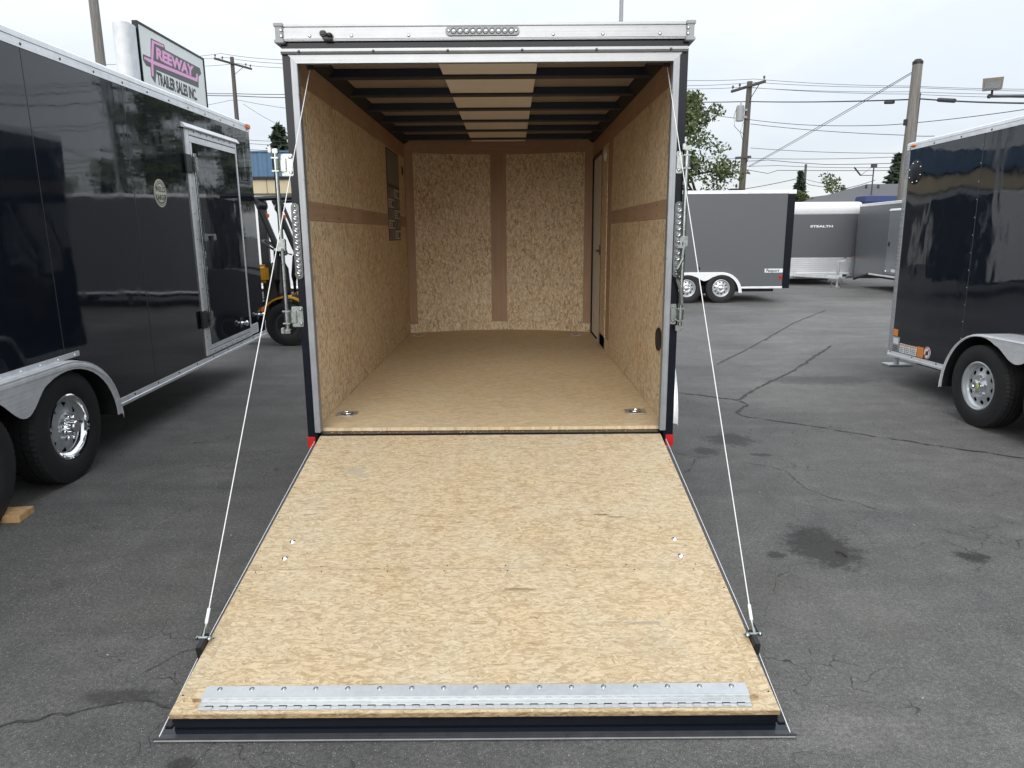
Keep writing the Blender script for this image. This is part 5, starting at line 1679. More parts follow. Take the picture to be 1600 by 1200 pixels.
# ------------------------------------------------------------------ forklift (front towards -x)
FK = thing('forklift', 'yellow and black forklift with open cab parked behind the long black trailer', 'forklift', (-3.33, 11.05, 0))
m = MB()
m.prism([(0.10, 0.50), (1.45, 0.45), (1.62, 0.60), (1.62, 1.02), (1.50, 1.12), (1.10, 1.10), (0.62, 0.98), (0.42, 0.74), (0.10, 0.72)], 'y', -0.46, 0.46, bev=0.03)
m.build('counterweight', MAT['steel'], FK)
MB().box(0.24, 0.95, -0.468, 0.468, 0.62, 0.90, 0.02).build('side_cover', MAT['steel'], FK)
m = MB(); m.prism([(-0.36, 0.55), (-0.20, 0.72), (-0.22, 1.10), (-0.28, 1.22), (-0.36, 1.18)], 'y', -0.34, 0.34, bev=0.025); m.build('dash_cowl', MAT['steel'], FK)
for s_ in (-1, 1):
    m = MB(); m.box(-0.52, -0.26, *sorted((s_ * 0.36, s_ * 0.50)), 0.93, 1.20, 0.05, seg=3); m.build('cylinder_cover', MAT['yellow'], FK)
m = MB(); m.box(-0.30, 0.62, -0.40, 0.40, 0.42, 0.62, 0.02); m.build('floor_plate', MAT['steel'], FK)
for k in range(4):
    MB().box(-0.022, 0.022, -0.478, -0.470, -0.17, 0.17, M=Matrix.Translation((0.22 + k * 0.10, 0, 0.92)) @ Matrix.Rotation(R(-20), 4, 'Y')).build('warning_stripe', MAT['yellow'], FK)
# fender arc over the drive wheel
for s in (-1, 1):
    m = MB()
    rows = []
    for i in range(15):
        a = R(15 + 160 * i / 14)
        rows.append([(0.40 * math.cos(a), s * 0.56, 0.34 + 0.40 * math.sin(a)), (0.40 * math.cos(a), s * 0.30, 0.34 + 0.40 * math.sin(a)), (0.375 * math.cos(a), s * 0.30, 0.34 + 0.375 * math.sin(a)), (0.375 * math.cos(a), s * 0.56, 0.34 + 0.375 * math.sin(a))])
    m.strip(rows, close_v=True); m.build('fender', MAT['yellow'], FK)
# guard
m = MB()
for s in (-1, 1):
    m.tube([(-0.36, s * 0.42, 2.14), (-0.10, s * 0.42, 1.42), (-0.10, s * 0.42, 1.28), (-0.14, s * 0.42, 0.98), (-0.14, s * 0.42, 0.60)], 0.046, 6)
    m.tube([(1.32, s * 0.42, 1.10), (1.20, s * 0.42, 2.16)], 0.032, 6)
    m.tube([(-0.40, s * 0.42, 2.14), (1.24, s * 0.42, 2.18)], 0.036, 6)
    m.tube([(0.02, s * 0.47, 1.72), (-0.02, s * 0.50, 1.66), (0.06, s * 0.50, 1.36), (0.12, s * 0.47, 1.34)], 0.013, 6)
    m.tube([(0.0, s * 0.43, 2.12), (0.30, s * 0.45, 1.30), (0.42, s * 0.45, 1.10)], 0.022, 6)
m.build('overhead_guard', MAT['plastic'], FK)
m = MB()
for k in range(6):
    m.box(-0.30 + k * 0.26, -0.26 + k * 0.26, -0.42, 0.42, 2.135 + k * .006, 2.175 + k * .006, 0.004)
m.build('guard_bar', MAT['plastic'], FK)
m = MB(); m.box(0.22, 0.62, -0.25, 0.25, 1.00, 1.10, 0.04); m.box(0.54, 0.70, -0.24, 0.24, 1.08, 1.52, 0.05, M=Matrix.Rotation(R(6), 4, 'Y') @ Matrix.Translation((-0.12, 0, 0.0))); m.build('seat', MAT['steel'], FK)
m = MB()
m.tube([(-0.28, 0, 1.18), (-0.24, -0.1, 1.42)], 0.028, 8)
C0, ax = Vector((-0.24, -0.12, 1.44)), Vector((0.55, 0, 0.83)).normalized()
u = ax.cross(Vector((0, 1, 0))).normalized()
m.tube([C0 + (u * math.cos(a) + Vector((0, 1, 0)) * math.sin(a)) * 0.19 for a in [2 * PI * i / 24 for i in range(25)]], 0.017, 8)
for a in (0.3, 2.4, 4.5):
    m.tube([C0, C0 + (u * math.cos(a) + Vector((0, 1, 0)) * math.sin(a)) * 0.19], 0.012, 6)
m.build('steering_wheel', MAT['plastic'], FK)
for s in (-1, 1):
    m = MB(); m.lathe([(0, -0.05), (0.06, -0.045), (0.085, 0.0), (0.05, 0.08), (0, 0.09)], (-0.30, s * 0.40, 2.04), 'x', 18); hl = m.build('headlamp', MAT['plastic'], FK)
    m = MB(); m.lathe([(0, -0.062), (0.05, -0.055), (0.07, -0.035)], (-0.30, s * 0.40, 2.04), 'x', 18); m.build('lamp_lens', MAT['lens'], hl)
    m = MB(); m.box(-0.28, -0.20, s * 0.40 - 0.03, s * 0.40 + 0.03, 1.87, 1.93, 0.008); m.build('turn_signal', MAT['amber'], FK)
for s in (-1, 1):
    wheel(FK, (0, s * 0.46, 0.325), s, 0.325, 0.20, 0.17, 'fork').rotation_euler = (0, 0, s * -PI / 2 if s < 0 else PI / 2)
    wheel(FK, (1.22, s * 0.40, 0.27), s, 0.27, 0.17, 0.14, 'fork').rotation_euler = (0, 0, s * -PI / 2 if s < 0 else PI / 2)
m = MB()
for s in (-1, 1):
    m.box(-0.60, -0.48, s * 0.34 - 0.05, s * 0.34 + 0.05, 0.10, 2.20, 0.006)
    m.box(-1.60, -0.62, s * 0.25 - 0.05, s * 0.25 + 0.05, 0.05, 0.09, 0.006)
    m.box(-0.66, -0.62, s * 0.25 - 0.05, s * 0.25 + 0.05, 0.05, 0.60, 0.006)
m.box(-0.64, -0.58, -0.50, 0.50, 0.30, 0.36); m.box(-0.64, -0.58, -0.50, 0.50, 0.54, 0.60); m.box(-0.58, -0.52, -0.34, 0.34, 2.10, 2.18)
m.build('mast', MAT['steel'], FK)
m = MB(); m.cyl((1.4, 0.25, 1.05), (1.4, 0.25, 1.65), 0.03, n=10); m.build('exhaust', MAT['steel'], FK)

# ================================================================== pylon sign
SG = thing('pylon_sign', 'tall roadside sign board with pink and charcoal lettering on a white rounded column', 'sign', (-12.0, 24.85, 0))
bd = MB().box(-0.14, 0.0, -0.02, 4.96, 6.05, 8.35, 0.01).build('sign_board', MAT['sign_face'], SG)
m = MB()
m.box(-0.15, 0.03, -0.09, -0.021, 5.98, 8.42, 0.008); m.box(-0.15, 0.03, 4.961, 5.03, 5.98, 8.42, 0.008)
m.box(-0.145, 0.028, -0.02, 4.96, 8.351, 8.42, 0.006); m.box(-0.145, 0.028, -0.02, 4.96, 5.98, 6.049, 0.006)
m.build('sign_frame', MAT['black'], SG)
m = MB()
def rrect(cx, cy, w, d, r, n=8):
    out = []
    for (sx, sy, a0) in ((1, 1, 0), (-1, 1, 90), (-1, -1, 180), (1, -1, 270)):
        for i in range(n + 1):
            a = R(a0 + 90 * i / n)
            out.append((cx + sx * (w / 2 - r) + r * math.cos(a), cy + sy * (d / 2 - r) + r * math.sin(a)))
    return out
m.prism(rrect(-0.20, -0.50, 0.52, 0.80, 0.24), 'z', 0.0, 8.17)
m.prism(rrect(-0.20, -0.50, 0.50, 0.78, 0.23), 'z', 8.171, 8.19, bev=0)
m.build('sign_column', MAT['offwhite'], SG)
m = MB()
m.cyl((-0.18, 4.2, 0), (-0.18, 4.2, 6.0), 0.16, n=16); m.build('sign_post', MAT['offwhite'], SG)
def flat(pts, e0, e1, mat, nm, par):
    m = MB(); m.prism(pts, 'x', e0, e1)
    bmesh.ops.triangulate(m.bm, faces=[f for f in m.bm.faces if len(f.verts) > 4])
    return m.build(nm, mat, par, smooth=0)
shadow = [(0.80, 8.10), (1.74, 8.12), (1.79, 7.97), (4.60, 7.97), (4.68, 7.78), (4.40, 7.62), (4.31, 7.20), (0.97, 7.14), (0.80, 6.68), (0.55, 6.84), (0.57, 7.14), (0.28, 7.13), (0.11, 7.27), (0.14, 7.45), (0.65, 7.46)]
lg = flat(shadow, 0.001, 0.006, MAT['sign_grey'], 'logo_shadow', bd)
fl_ = flat([(0.58, 6.86), (0.71, 6.88), (0.78, 7.28), (4.25, 7.40), (4.36, 7.70), (4.22, 7.70), (4.13, 7.51), (0.80, 7.40), (0.98, 7.98), (1.66, 8.01), (1.70, 8.09), (0.84, 8.05), (0.66, 7.40), (0.20, 7.39), (0.17, 7.31), (0.63, 7.28)], 0.0065, 0.010, MAT['pink'], 'logo_initial', lg)
lettering('logo_lettering', 'REEWAY', 0.50, MAT['pink'], lg, SIDE(1.02, 7.535, 0.0085), bold=0.026, xs=1.46, shear=0.12)
tx = lettering('sign_lettering', 'TRAILER SALES INC.', 0.54, MAT['ink'], bd, SIDE(0.97, 6.70, 0.0035), bold=0.022, xs=0.655)

# ================================================================== buildings
BL = thing('shop_building', 'long blue metal building with tan fascia band and pale walls behind the forklift', 'building', (-17.5, 35.0, 0))
MB().box(-12, 12.0, 0.02, 11.98, 0, 3.55).build('wall', MAT['rough_grey'], BL)
for k in range(8):
    MB().box(-12 + k * 3 + 0.01, -9 + k * 3 - 0.01, -0.25, 12.2, 3.551, 4.20, 0.02).build('fascia', MAT['tan'], BL)
MB().box(-12.1, 12.1, -0.40, 12.3, 4.201, 4.32, 0.01).build('cornice', MAT['black'], BL)
m = MB()
n = 220
rows = []
for i in range(n + 1):
    x = -12 + 24 * i / n
    rows.append([(x, -0.12 - (0.03 if (i // 2) % 2 else 0.0), 4.322), (x, -0.12 - (0.03 if (i // 2) % 2 else 0.0), 5.42)])
m.strip(rows); m.build('blue_siding', MAT['blue'], BL, smooth=0)
MB().box(-12, 12, -0.10, 12, 4.325, 5.40).build('parapet', MAT['blue'], BL)
MB().box(-12.05, 12.05, -0.20, 12.05, 5.425, 5.50, 0.01).build('coping', MAT['blue'], BL)
for k in range(6):
    x = -10.8 + k * 3.9
    dr = MB().box(x, x + 2.9, -0.03, 0.015, 0, 3.0, 0.01).build('roller_door', MAT['door_grey'] if k % 2 else MAT['steel'], BL)
    m = MB()
    for q in range(7):
        m.box(x + .05, x + 2.85, -0.045, -0.031, 0.1 + q * 0.41, 0.46 + q * 0.41, 0.006)
    m.build('door_slat', MAT['door_grey'] if k % 2 else MAT['steel'], dr)
m = MB(); m.box(11.0, 11.35, -0.25, -0.16, 4.45, 5.0, 0.02); m.build('wall_lamp', MAT['white'], BL)

HR = thing('hip_roof_house', 'low building with grey shingled hip roof and navy awning beyond the trailers', 'building', (25.6, 50.0, 0))
MB().box(-4.6, 4.6, -4.0, 4.0, 0, 3.35).build('wall', MAT['tan'], HR)
m = MB()
m._add([(-5.5, -4.8, 3.36), (5.5, -4.8, 3.36), (5.5, 4.8, 3.36), (-5.5, 4.8, 3.36), (-1.4, 0, 4.75), (2.2, 0, 4.75)], [(0, 1, 5, 4), (1, 2, 5), (2, 3, 4, 5), (3, 0, 4), (0, 3, 2, 1)])
m.build('roof', MAT['roofing'], HR, smooth=0)
MB().box(-4.4, 4.0, -6.1, -4.86, 3.30, 3.68, 0.05).build('awning', MAT['awning'], HR)
m = MB(); m.box(1.6, 2.2, -0.6, 0.0, 4.5, 5.35, 0.02); m.build('chimney', plain('red_brick_face', (0.30, 0.12, 0.09), .85), HR)
m = MB()
for x in (-2.0, -1.2, 0.2):
    m.cyl((x, -1.2, 4.3), (x, -1.2, 4.62), 0.07, n=8)
m.build('roof_vent_pipe', MAT['plastic'], HR)
for x in (-3.0, 0.5):
    w_ = MB().box(x, x + 1.4, -4.03, -3.99, 1.0, 2.3, 0.01).build('window', MAT['skin'], HR)
    m = MB(); m.box(x - .08, x, -4.06, -3.99, .92, 2.38); m.box(x + 1.4, x + 1.48, -4.06, -3.99, .92, 2.38); m.box(x, x + 1.4, -4.06, -3.99, 2.30, 2.38); m.box(x, x + 1.4, -4.06, -3.99, .92, 1.0); m.build('window_frame', MAT['white'], w_)

GH = thing('gabled_house', 'distant small white gabled house peeking above the head on trailer', 'house', (26.5, 60.0, 0))
m = MB(); m.prism([(-2.4, 0), (2.4, 0), (2.4, 3.3), (0, 4.35), (-2.4, 3.3)], 'y', 0, 6); m.build('wall', MAT['white'], GH)
m = MB()
for s in (-1, 1):
    m.prism([(s * 2.75, 3.22), (0, 4.45), (0, 4.60), (s * 2.85, 3.36)], 'y', -0.35, 6.3)
m.build('roof', MAT['roofing'], GH)
w_ = MB().box(-0.5, 0.5, -0.03, 0.01, 2.9, 3.7).build('gable_window', MAT['ink'], GH)

# ================================================================== poles
def pole(name, label, loc, h, r0, r1, mat, arms=(), cat='utility pole', group='utility poles', lean=(0, 0)):
    T_ = thing(name, label, cat, loc, (lean[0], lean[1], 0), group)
    m = MB(); m.tube([(0, 0, h * i / 6) for i in range(7)], r0, 12, r_end=r1); m.build('shaft', mat, T_)
    for (z, L_, ang, ins) in arms:
        d = Vector((math.cos(ang), math.sin(ang), 0))
        Mx = Matrix.Translation((0, 0, z)) @ Matrix.Rotation(ang, 4, 'Z')
        m = MB(); m.box(-L_ / 2, L_ / 2, -0.16, -0.04, -0.06, 0.06, 0.01, M=Mx)
        a = m.build('crossarm', MAT['pole_dark'], T_)
        m = MB()
        for q in ins:
            p = d * q
            m.lathe([(0.018, 0), (0.018, 0.08), (0.05, 0.10), (0.06, 0.16), (0.03, 0.22), (0, 0.23)], (p.x + 0.1 * math.sin(ang), p.y - 0.1 * math.cos(ang), z + 0.06), 'z', 10)
        m.build('insulator', MAT['steel'], a)
        m = MB(); m.tube([d * (L_ * 0.28) + Vector((0, 0, z - 0.04)), Vector((0, 0, z - 0.75))], 0.02, 5); m.build('arm_brace', MAT['steel'], a)
    return T_


pole('utility_pole', 'bare weathered pole rising out of frame left of the pink sign', (-16.1, 30, 0), 12.5, 0.21, 0.165, MAT['pole'])
p2 = pole('utility_pole', 'brown pole with crossarm right of the pink sign board', (-19.3, 53, 0), 13.75, 0.19, 0.13, MAT['pole_dark'], arms=((13.30, 3.5, R(67), (-1.65, -1.0, 1.2, 1.65)),))
p3 = pole('utility_pole', 'dark leaning pole with crossarm and grey transformer can beside the tree', (12.20, 39, 0), 9.2, 0.20, 0.14, MAT['pole_dark'], arms=((8.95, 2.8, R(-72), (-1.3, -0.7, 1.3)), (5.45, 0.9, R(-50), ())), lean=(0, 0.017))
m = MB(); m.cyl((-0.42, -0.1, 7.25), (-0.42, -0.1, 7.95), 0.20, n=20); m.lathe([(0.20, 7.95), (0.17, 8.02), (0.0, 8.06)], (-0.42, -0.1, 0), 'z', 20); m.cyl((-0.40, -0.1, 8.0), (-0.40, -0.1, 8.22), 0.035, n=8); m.box(-0.24, -0.06, -0.15, -0.05, 7.4, 7.5); m.box(-0.24, -0.06, -0.15, -0.05, 7.75, 7.85)
m.build('transformer', MAT['cap_grey'], p3)
m = MB()
m.tube([(-0.60, -0.1, 7.9), (-0.72, -0.1, 7.5), (-0.66, -0.1, 7.0), (-0.40, -0.1, 6.75), (-0.10, -0.1, 6.6)], 0.013, 6)
m.tube([(-0.2, -0.1, 7.2), (-0.35, -0.1, 6.7), (-0.12, -0.1, 6.2)], 0.012, 6)
m.build('drop_cable', MAT['wire'], p3)
p4_ = pole('utility_pole', 'thick weathered pole with black cap behind the right black trailer', (13.70, 25.6, 0), 7.15, 0.225, 0.155, MAT['pole'], lean=(0, 0.004))
m = MB(); m.lathe([(0.165, 7.10), (0.170, 7.18), (0.10, 7.26), (0.0, 7.28)], (0, 0, 0), 'z', 16); m.build('pole_cap', MAT['plastic'], p4_)
m = MB(); m.tube([(0.19, -0.03, z) for z in (3.0, 4.2, 5.2, 6.2)], 0.014, 6); m.box(-0.26, -0.12, -0.05, 0.05, 5.15, 5.35, 0.01); m.box(0.12, 0.24, -0.06, 0.05, 4.05, 4.35, 0.01); m.build('pole_conduit', MAT['plastic'], p4_)
pole('utility_pole', 'small far pole between the two trailers at right', (27.95, 70, 0), 7.85, 0.16, 0.11, MAT['pole_dark'])
pole('light_pole', 'thin grey metal pole rising above the open trailer roof', (2.55, 17.6, 0), 9.5, 0.055, 0.042, MAT['cap_grey'], cat='pole', group='metal poles')
sl = pole('light_pole', 'slim far lamp post in front of the hip roof', (23.1, 47, 0), 5.55, 0.05, 0.04, MAT['steel'], cat='pole', group='metal poles')
m = MB(); m.box(-0.16, 0.16, -0.12, 0.12, 5.56, 5.80, 0.02); m.tube([(0, 0, 5.1), (-0.8, 0, 5.1)], 0.025, 6); m.tube([(-0.8, 0, 5.1), (-1.25, 0, 5.6)], 0.05, 6); m.build('lamp_head', MAT['steel'], sl)

# flood light on its arm, post outside the frame
FL = thing('flood_light', 'square tan flood light on a dark horizontal arm above the right trailer', 'flood light', (13.0, 16.0, 0))
m = MB(); m.tube([(0, 0, 0), (0, 0, 4.9)], 0.075, 12); m.build('post', MAT['steel'], FL)
m = MB(); m.cyl((-2.82, 0, 4.40), (0.0, 0, 4.40), 0.028, n=12); m.ball((-2.83, 0, 4.40), 0.045, 10, 6); m.cyl((-2.78, 0, 4.40), (-2.78, 0, 4.52), 0.022, n=10); m.build('arm', MAT['steel'], FL)
m = MB(); m._add([(-2.99, -0.20, 4.50), (-2.59, -0.20, 4.50), (-3.00, -0.24, 4.735), (-2.58, -0.24, 4.735), (-2.97, 0.16, 4.54), (-2.61, 0.16, 4.54), (-2.98, 0.16, 4.76), (-2.60, 0.16, 4.76)], [(0, 1, 3, 2), (4, 6, 7, 5), (0, 2, 6, 4), (1, 5, 7, 3), (2, 3, 7, 6), (0, 4, 5, 1)])
HM = Matrix.Translation((-2.79, 0, 0)) @ Matrix.Rotation(R(-32), 4, 'Z') @ Matrix.Scale(0.88, 4, (1, 0, 0)) @ Matrix.Translation((2.79, 0, 0))
m.bm.transform(HM)
lh = m.build('lamp_housing', plain('tan_lamp_housing', (0.20, 0.175, 0.145), .5), FL, smooth=0)
m = MB(); m._add([(-2.95, -0.215, 4.525), (-2.63, -0.215, 4.525), (-2.955, -0.236, 4.66), (-2.625, -0.236, 4.66)], [(0, 1, 3, 2)]); m.bm.transform(HM); m.build('lamp_glass', MAT['lens'], lh, smooth=0)

# ================================================================== wires
def wire(pts, r, label, sag=0.12, nm='power_line', grp='overhead wires'):
    P = []
    for a, b in zip(pts[:-1], pts[1:]):
        a, b = Vector(a), Vector(b)
        n = 8
        for i in range(n):
            t = i / n
            p = a.lerp(b, t); p.z -= sag * 4 * t * (1 - t) * min(1.0, (b - a).length / 12)
            P.append(p)
    P.append(Vector(pts[-1]))
    o = MB().tube(P, r, 5).build(nm, MAT['wire'])
    return tag(o, label, 'wire', grp)


wire([(-2.0, 43, 9.7), (9.49, 40, 9.47), (12.58, 39, 9.32), (20.13, 38, 8.74), (30, 36, 8.2)], 0.011, 'topmost thin wire crossing the right sky above the transformer pole')
wire([(-2.0, 43, 9.4), (9.5, 40, 9.21), (12.64, 39, 9.16), (20.13, 38, 8.68), (30, 36, 8.1)], 0.011, 'second thin wire from the top in the right sky')
wire([(-2.0, 43, 9.2), (9.51, 40, 9.05), (12.0, 39, 8.93), (20.16, 38, 8.47), (30, 36, 8.0)], 0.011, 'third thin wire from the top in the right sky')
wire([(12.0, 39, 8.95), (20.17, 38, 8.36), (30, 36, 7.8)], 0.011, 'lowest of the four thin wires leaving the transformer pole crossarm')
w_ = wire([(3.0, 46, 9.3), (9.93, 42, 8.73), (12.36, 39, 8.23), (13.82, 25.9, 6.04), (14.05, 25.7, 6.02), (13.66, 20, 4.92)], 0.024, 'thick black cable with two splice sleeves by the thick pole', 0.05)
m = MB(); m.tube([(13.66, 27.4, 6.20), (13.70, 26.9, 6.12)], 0.06, 8); m.build('splice_sleeve', MAT['wire'], w_)
m = MB(); m.tube([(14.0, 24.6, 5.80), (13.93, 23.6, 5.60)], 0.065, 8); m.build('splice_sleeve', MAT['wire'], w_)
wire([(8.5, 44, 8.6), (10.8, 42, 8.12), (12.27, 38.8, 7.33), (14.02, 36, 6.65), (15.55, 32, 6.04), (16.04, 30, 5.84), (17.79, 26, 5.7)], 0.014, 'wavy cable leaving the transformer pole below the can', 0.08)
wire([(12.45, 38.8, 7.1), (17.49, 33, 5.76), (17.63, 31, 5.47)], 0.014, 'straight cable sloping from transformer pole to behind the thick pole')
wire([(13.62, 25.7, 6.88), (12.47, 38.7, 4.99)], 0.012, 'upper strand of the steep diagonal pair below the thick pole top', 0.03)
wire([(13.62, 25.7, 6.83), (12.50, 38.7, 4.95)], 0.010, 'lower strand of the steep diagonal pair below the thick pole top', 0.05)
wire([(12.53, 38.8, 5.91), (17.57, 33, 5.0)], 0.012, 'thin wire at the small lower crossarm of the transformer pole')
wire([(7.5, 46, 6.3), (10.63, 44, 5.94), (12.14, 38.8, 5.41), (17.59, 33, 4.86)], 0.012, 'wire passing behind the tree at mid crown height')
wire([(12.3, 38.8, 5.25), (12.86, 37, 5.13), (14.9, 35, 4.72), (17.62, 33, 4.59)], 0.014, 'sagging cable just under the small lower crossarm', 0.06)
wire([(7.5, 46, 5.7), (10.65, 44, 5.55), (14.08, 39, 5.04), (18.17, 34, 4.49)], 0.012, 'low level wire through the lower tree crown')
wire([(12.34, 38.8, 4.83), (13.25, 38, 4.56), (13.38, 37, 4.63), (17.65, 33, 4.26)], 0.014, 'lowest cable on the transformer pole with a small dip', 0.02)
wire([(17, 70, 5.0), (23.28, 70, 5.79), (27.33, 70, 6.57)], 0.03, 'far wire rising to the small far pole from the left', 0.1)
wire([(27.33, 70, 6.57), (28.44, 70, 5.97), (30.62, 68, 5.44), (29.7, 60, 5.69)], 0.025, 'far wire drooping right of the small far pole toward the lamp post', 0.1)
wire([(27.95, 70, 6.49), (28.61, 60, 4.82), (31, 55, 4.6)], 0.02, 'far straight wire right of the small far pole', 0.05)
wire([(-36, 47, 12.2), (-25.9, 50, 12.67), (-21.26, 53, 13.85), (-20.04, 53, 13.99), (-14.56, 48, 12.44), (-4, 44, 11)], 0.013, 'topmost thin wire of the left crossarm pole', 0.1)
wire([(-30, 58, 13.9), (-21.68, 54, 13.89), (-19.67, 53, 13.72), (-14.58, 48, 12.22), (-4, 43, 10.5)], 0.013, 'second thin wire of the left crossarm pole', 0.1)
wire([(-30, 58, 13.4), (-21.72, 54, 13.39), (-18.9, 53, 13.34), (-14.6, 48, 11.97), (-4, 43, 10.2)], 0.013, 'third thin wire of the left crossarm pole', 0.1)
wire([(-40, 64, 13.5), (-22.78, 56, 11.96), (-19.27, 53, 11.36), (-14.95, 50, 10.74), (-4, 46, 9.5)], 0.022, 'upper of two dark cables right of the pink sign', 0.05)
wire([(-40, 64, 13.3), (-22.79, 56, 11.82), (-19.29, 53, 11.22), (-14.96, 50, 10.54), (-4, 46, 9.3)], 0.026, 'lower thicker dark cable right of the pink sign', 0.05)
wire([(-40, 64, 12.5), (-22.79, 56, 11.09), (-19.65, 53, 10.93), (-18.98, 53, 10.92), (-16.02, 50, 10.05), (-14.71, 49, 9.73), (-6, 46, 8.6)], 0.013, 'thin drooping wire below the two dark cables at left', 0.05)
wire([(-18.79, 53, 10.69), (-16.37, 49, 9.35), (-13.54, 45, 7.91), (-10.5, 40.9, 6.6)], 0.013, 'steep service wire dropping right from the left crossarm pole', 0.02)
wire([(-26, 54, 8.3), (-17.48, 50, 7.87), (-15.1, 50, 7.76), (-6, 50, 7.5)], 0.015, 'uppermost wire above the blue building', 0.05)
wire([(-26, 54, 8.0), (-17.49, 50, 7.65), (-15.12, 50, 7.51), (-6, 50, 7.2)], 0.015, 'middle wire above the blue building', 0.05)
wire([(-26, 54, 7.6), (-17.52, 50, 7.28), (-15.15, 50, 7.12), (-6, 50, 6.8)], 0.015, 'lowest wire above the blue building', 0.05)

# ================================================================== trees
def leaves(m, c, rad, n, size, rr, flat_=0.8):
    for _ in range(n):
        while True:
            p = Vector((rr.uniform(-1, 1), rr.uniform(-1, 1), rr.uniform(-1, 1)))
            if p.length < 1:
                break
        p = Vector((p.x * rad, p.y * rad, p.z * rad * flat_)) + Vector(c)
        a = Vector((rr.gauss(0, 1), rr.gauss(0, 1), rr.gauss(0, 1))).normalized()
        b = a.cross(Vector((rr.gauss(0, 1), rr.gauss(0, 1), rr.gauss(0, 1)))).normalized()
        s = size * rr.uniform(0.6, 1.3)
        m._add([p - a * s, p + b * s * 0.55, p + a * s, p - b * s * 0.55], [(0, 1, 2, 3)])


def broadleaf(name, label, loc, H_, spread, seed, nclump, leaf_n, size, mat, trunk_h, cat='tree', group=None, fill=0):
    rr = random.Random(seed)
    T_ = thing(name, label, cat, loc, group=group)
    tm, lm = MB(), MB()
    tips = []
    def grow(p, d, L_, r, depth):
        pts = [p]
        q = Vector(p); dd = Vector(d)
        for _ in range(4):
            dd = (dd + Vector((rr.gauss(0, .22), rr.gauss(0, .22), rr.gauss(0.02, .15)))).normalized()
            q = q + dd * L_ / 4
            pts.append(Vector(q))
        tm.tube(pts, r, 7, r_end=r * 0.6)
        if depth == 0:
            tips.append(q); tips.append(pts[2])
            return
        for k in range(rr.choice((2, 3, 3))):
            nd = (dd + Vector((rr.gauss(0, .75), rr.gauss(0, .75), rr.gauss(0.12, .35)))).normalized()
            grow(q, nd, L_ * rr.uniform(.58, .82), r * 0.58, depth - 1)
        if depth >= 2:
            tips.append(pts[3])
    grow(Vector((0, 0, 0)), Vector((0.05, 0, 1)), trunk_h, trunk_h * 0.085, 0) if False else None
    tm.tube([(0, 0, 0), (0.05, 0, trunk_h * .5), (0.0, 0.05, trunk_h)], trunk_h * 0.11, 10, r_end=trunk_h * 0.08)
    for k in range(5):
        a = 2 * PI * k / 5 + rr.uniform(-.4, .4)
        grow(Vector((0, 0.05, trunk_h * rr.uniform(.85, 1.0))), Vector((math.cos(a) * spread / H_ * 1.6, math.sin(a) * spread / H_ * 1.6, rr.uniform(.5, 1.2))).normalized(), (H_ - trunk_h) * 0.36, trunk_h * 0.05, 2)
    tips = [t for t in tips]
    rr.shuffle(tips)
    for _ in range(fill):
        a, q = rr.uniform(0, 2 * PI), rr.uniform(0.25, 1.0) ** 0.5
        zz = rr.uniform(-0.8, 1.0)
        w_ = spread * 0.92 * q * math.sqrt(max(0.05, 1 - zz * zz * 0.85))
        tips.append(Vector((w_ * math.cos(a), w_ * math.sin(a), trunk_h + (H_ - trunk_h) * (0.45 + 0.5 * zz))))
    for t in tips[:nclump]:
        c = Vector((max(-spread, min(spread, t.x)), max(-spread, min(spread, t.y)), min(t.z, H_ - 0.2)))
        leaves(lm, c, rr.uniform(.40, .85) * spread * 0.30, int(leaf_n * rr.uniform(.4, 1.3)), size, rr)
    tm.build('trunk', MAT['bark'], T_)
    lm.build('crown', mat, T_, smooth=0)
    return T_


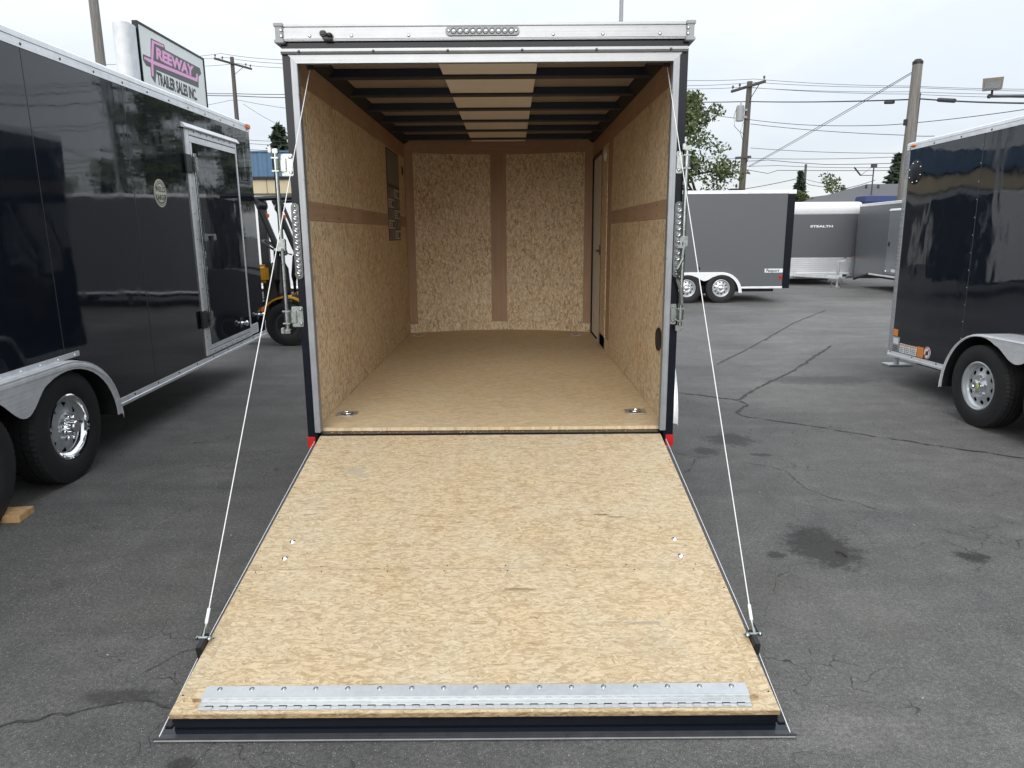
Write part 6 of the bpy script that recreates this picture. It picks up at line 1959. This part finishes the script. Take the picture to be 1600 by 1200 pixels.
def conifer(label, loc, H_, W_, seed, group='conifers'):
    rr = random.Random(seed)
    T_ = thing('conifer_tree', label, 'tree', loc, group=group)
    m = MB(); m.tube([(0, 0, 0), (0, 0, H_ * .98)], H_ * 0.022, 8, r_end=0.02); m.build('trunk', MAT['bark'], T_)
    lm = MB()
    z = H_ * 0.12
    while z < H_:
        r = W_ * (1 - z / H_) ** 0.85 * rr.uniform(.75, 1.1)
        nb = rr.randint(6, 9)
        for k in range(nb):
            a = 2 * PI * k / nb + rr.uniform(-.4, .4)
            L_ = max(0.12, r * rr.uniform(.7, 1.15))
            d = Vector((math.cos(a), math.sin(a), -0.18))
            n = int(10 + 22 * L_ / W_)
            for i in range(n):
                t = rr.random() ** 0.7
                p = d * L_ * t + Vector((0, 0, z + 0.12 * L_ * t * t)) + Vector((rr.gauss(0, .09), rr.gauss(0, .09), rr.gauss(0, .06))) * (W_ * .35)
                a_ = (d + Vector((rr.gauss(0, .6), rr.gauss(0, .6), rr.gauss(0, .4)))).normalized()
                b_ = a_.cross(Vector((rr.gauss(0, 1), rr.gauss(0, 1), rr.gauss(0, 1)))).normalized()
                s = 0.055 * W_ * rr.uniform(.7, 1.6)
                lm._add([p - a_ * s * 1.5, p + b_ * s * .5, p + a_ * s * 1.5, p - b_ * s * .5], [(0, 1, 2, 3)])
        z += H_ * 0.028 * (1.15 - 0.5 * z / H_)
    lm.build('crown', MAT['needle'], T_, smooth=0)
    return T_


broadleaf('broadleaf_tree', 'gnarled broadleaf tree with open crown behind the charcoal side on trailer', (6.75, 32, 0), 7.6, 3.0, 21, 400, 140, 0.090, MAT['leaf'], 2.3, fill=52)
conifer('dark conifer above the blue building beside the open trailer post', (-18.6, 60, 0), 10.2, 3.6, 3)
for i, (x, y, h, w, lab) in enumerate(((31.4, 60, 7.7, 2.6, 'dark conifer behind the chimney of the hip roof'), (24.4, 62, 6.6, 1.8, 'pointed conifer behind the small far pole'))):
    conifer(lab, (x, y, 0), h, w, 40 + i)
broadleaf('broadleaf_tree', 'rounded green tree left of the small far pole', (24.5, 58, 0), 6.0, 2.3, 8, 260, 90, 0.12, MAT['leaf'], 1.2, fill=22)
broadleaf('broadleaf_tree', 'tiny far tree right of the white gabled house', (29.2, 62, 0), 4.4, 1.1, 12, 90, 40, 0.08, MAT['needle'], 1.2)
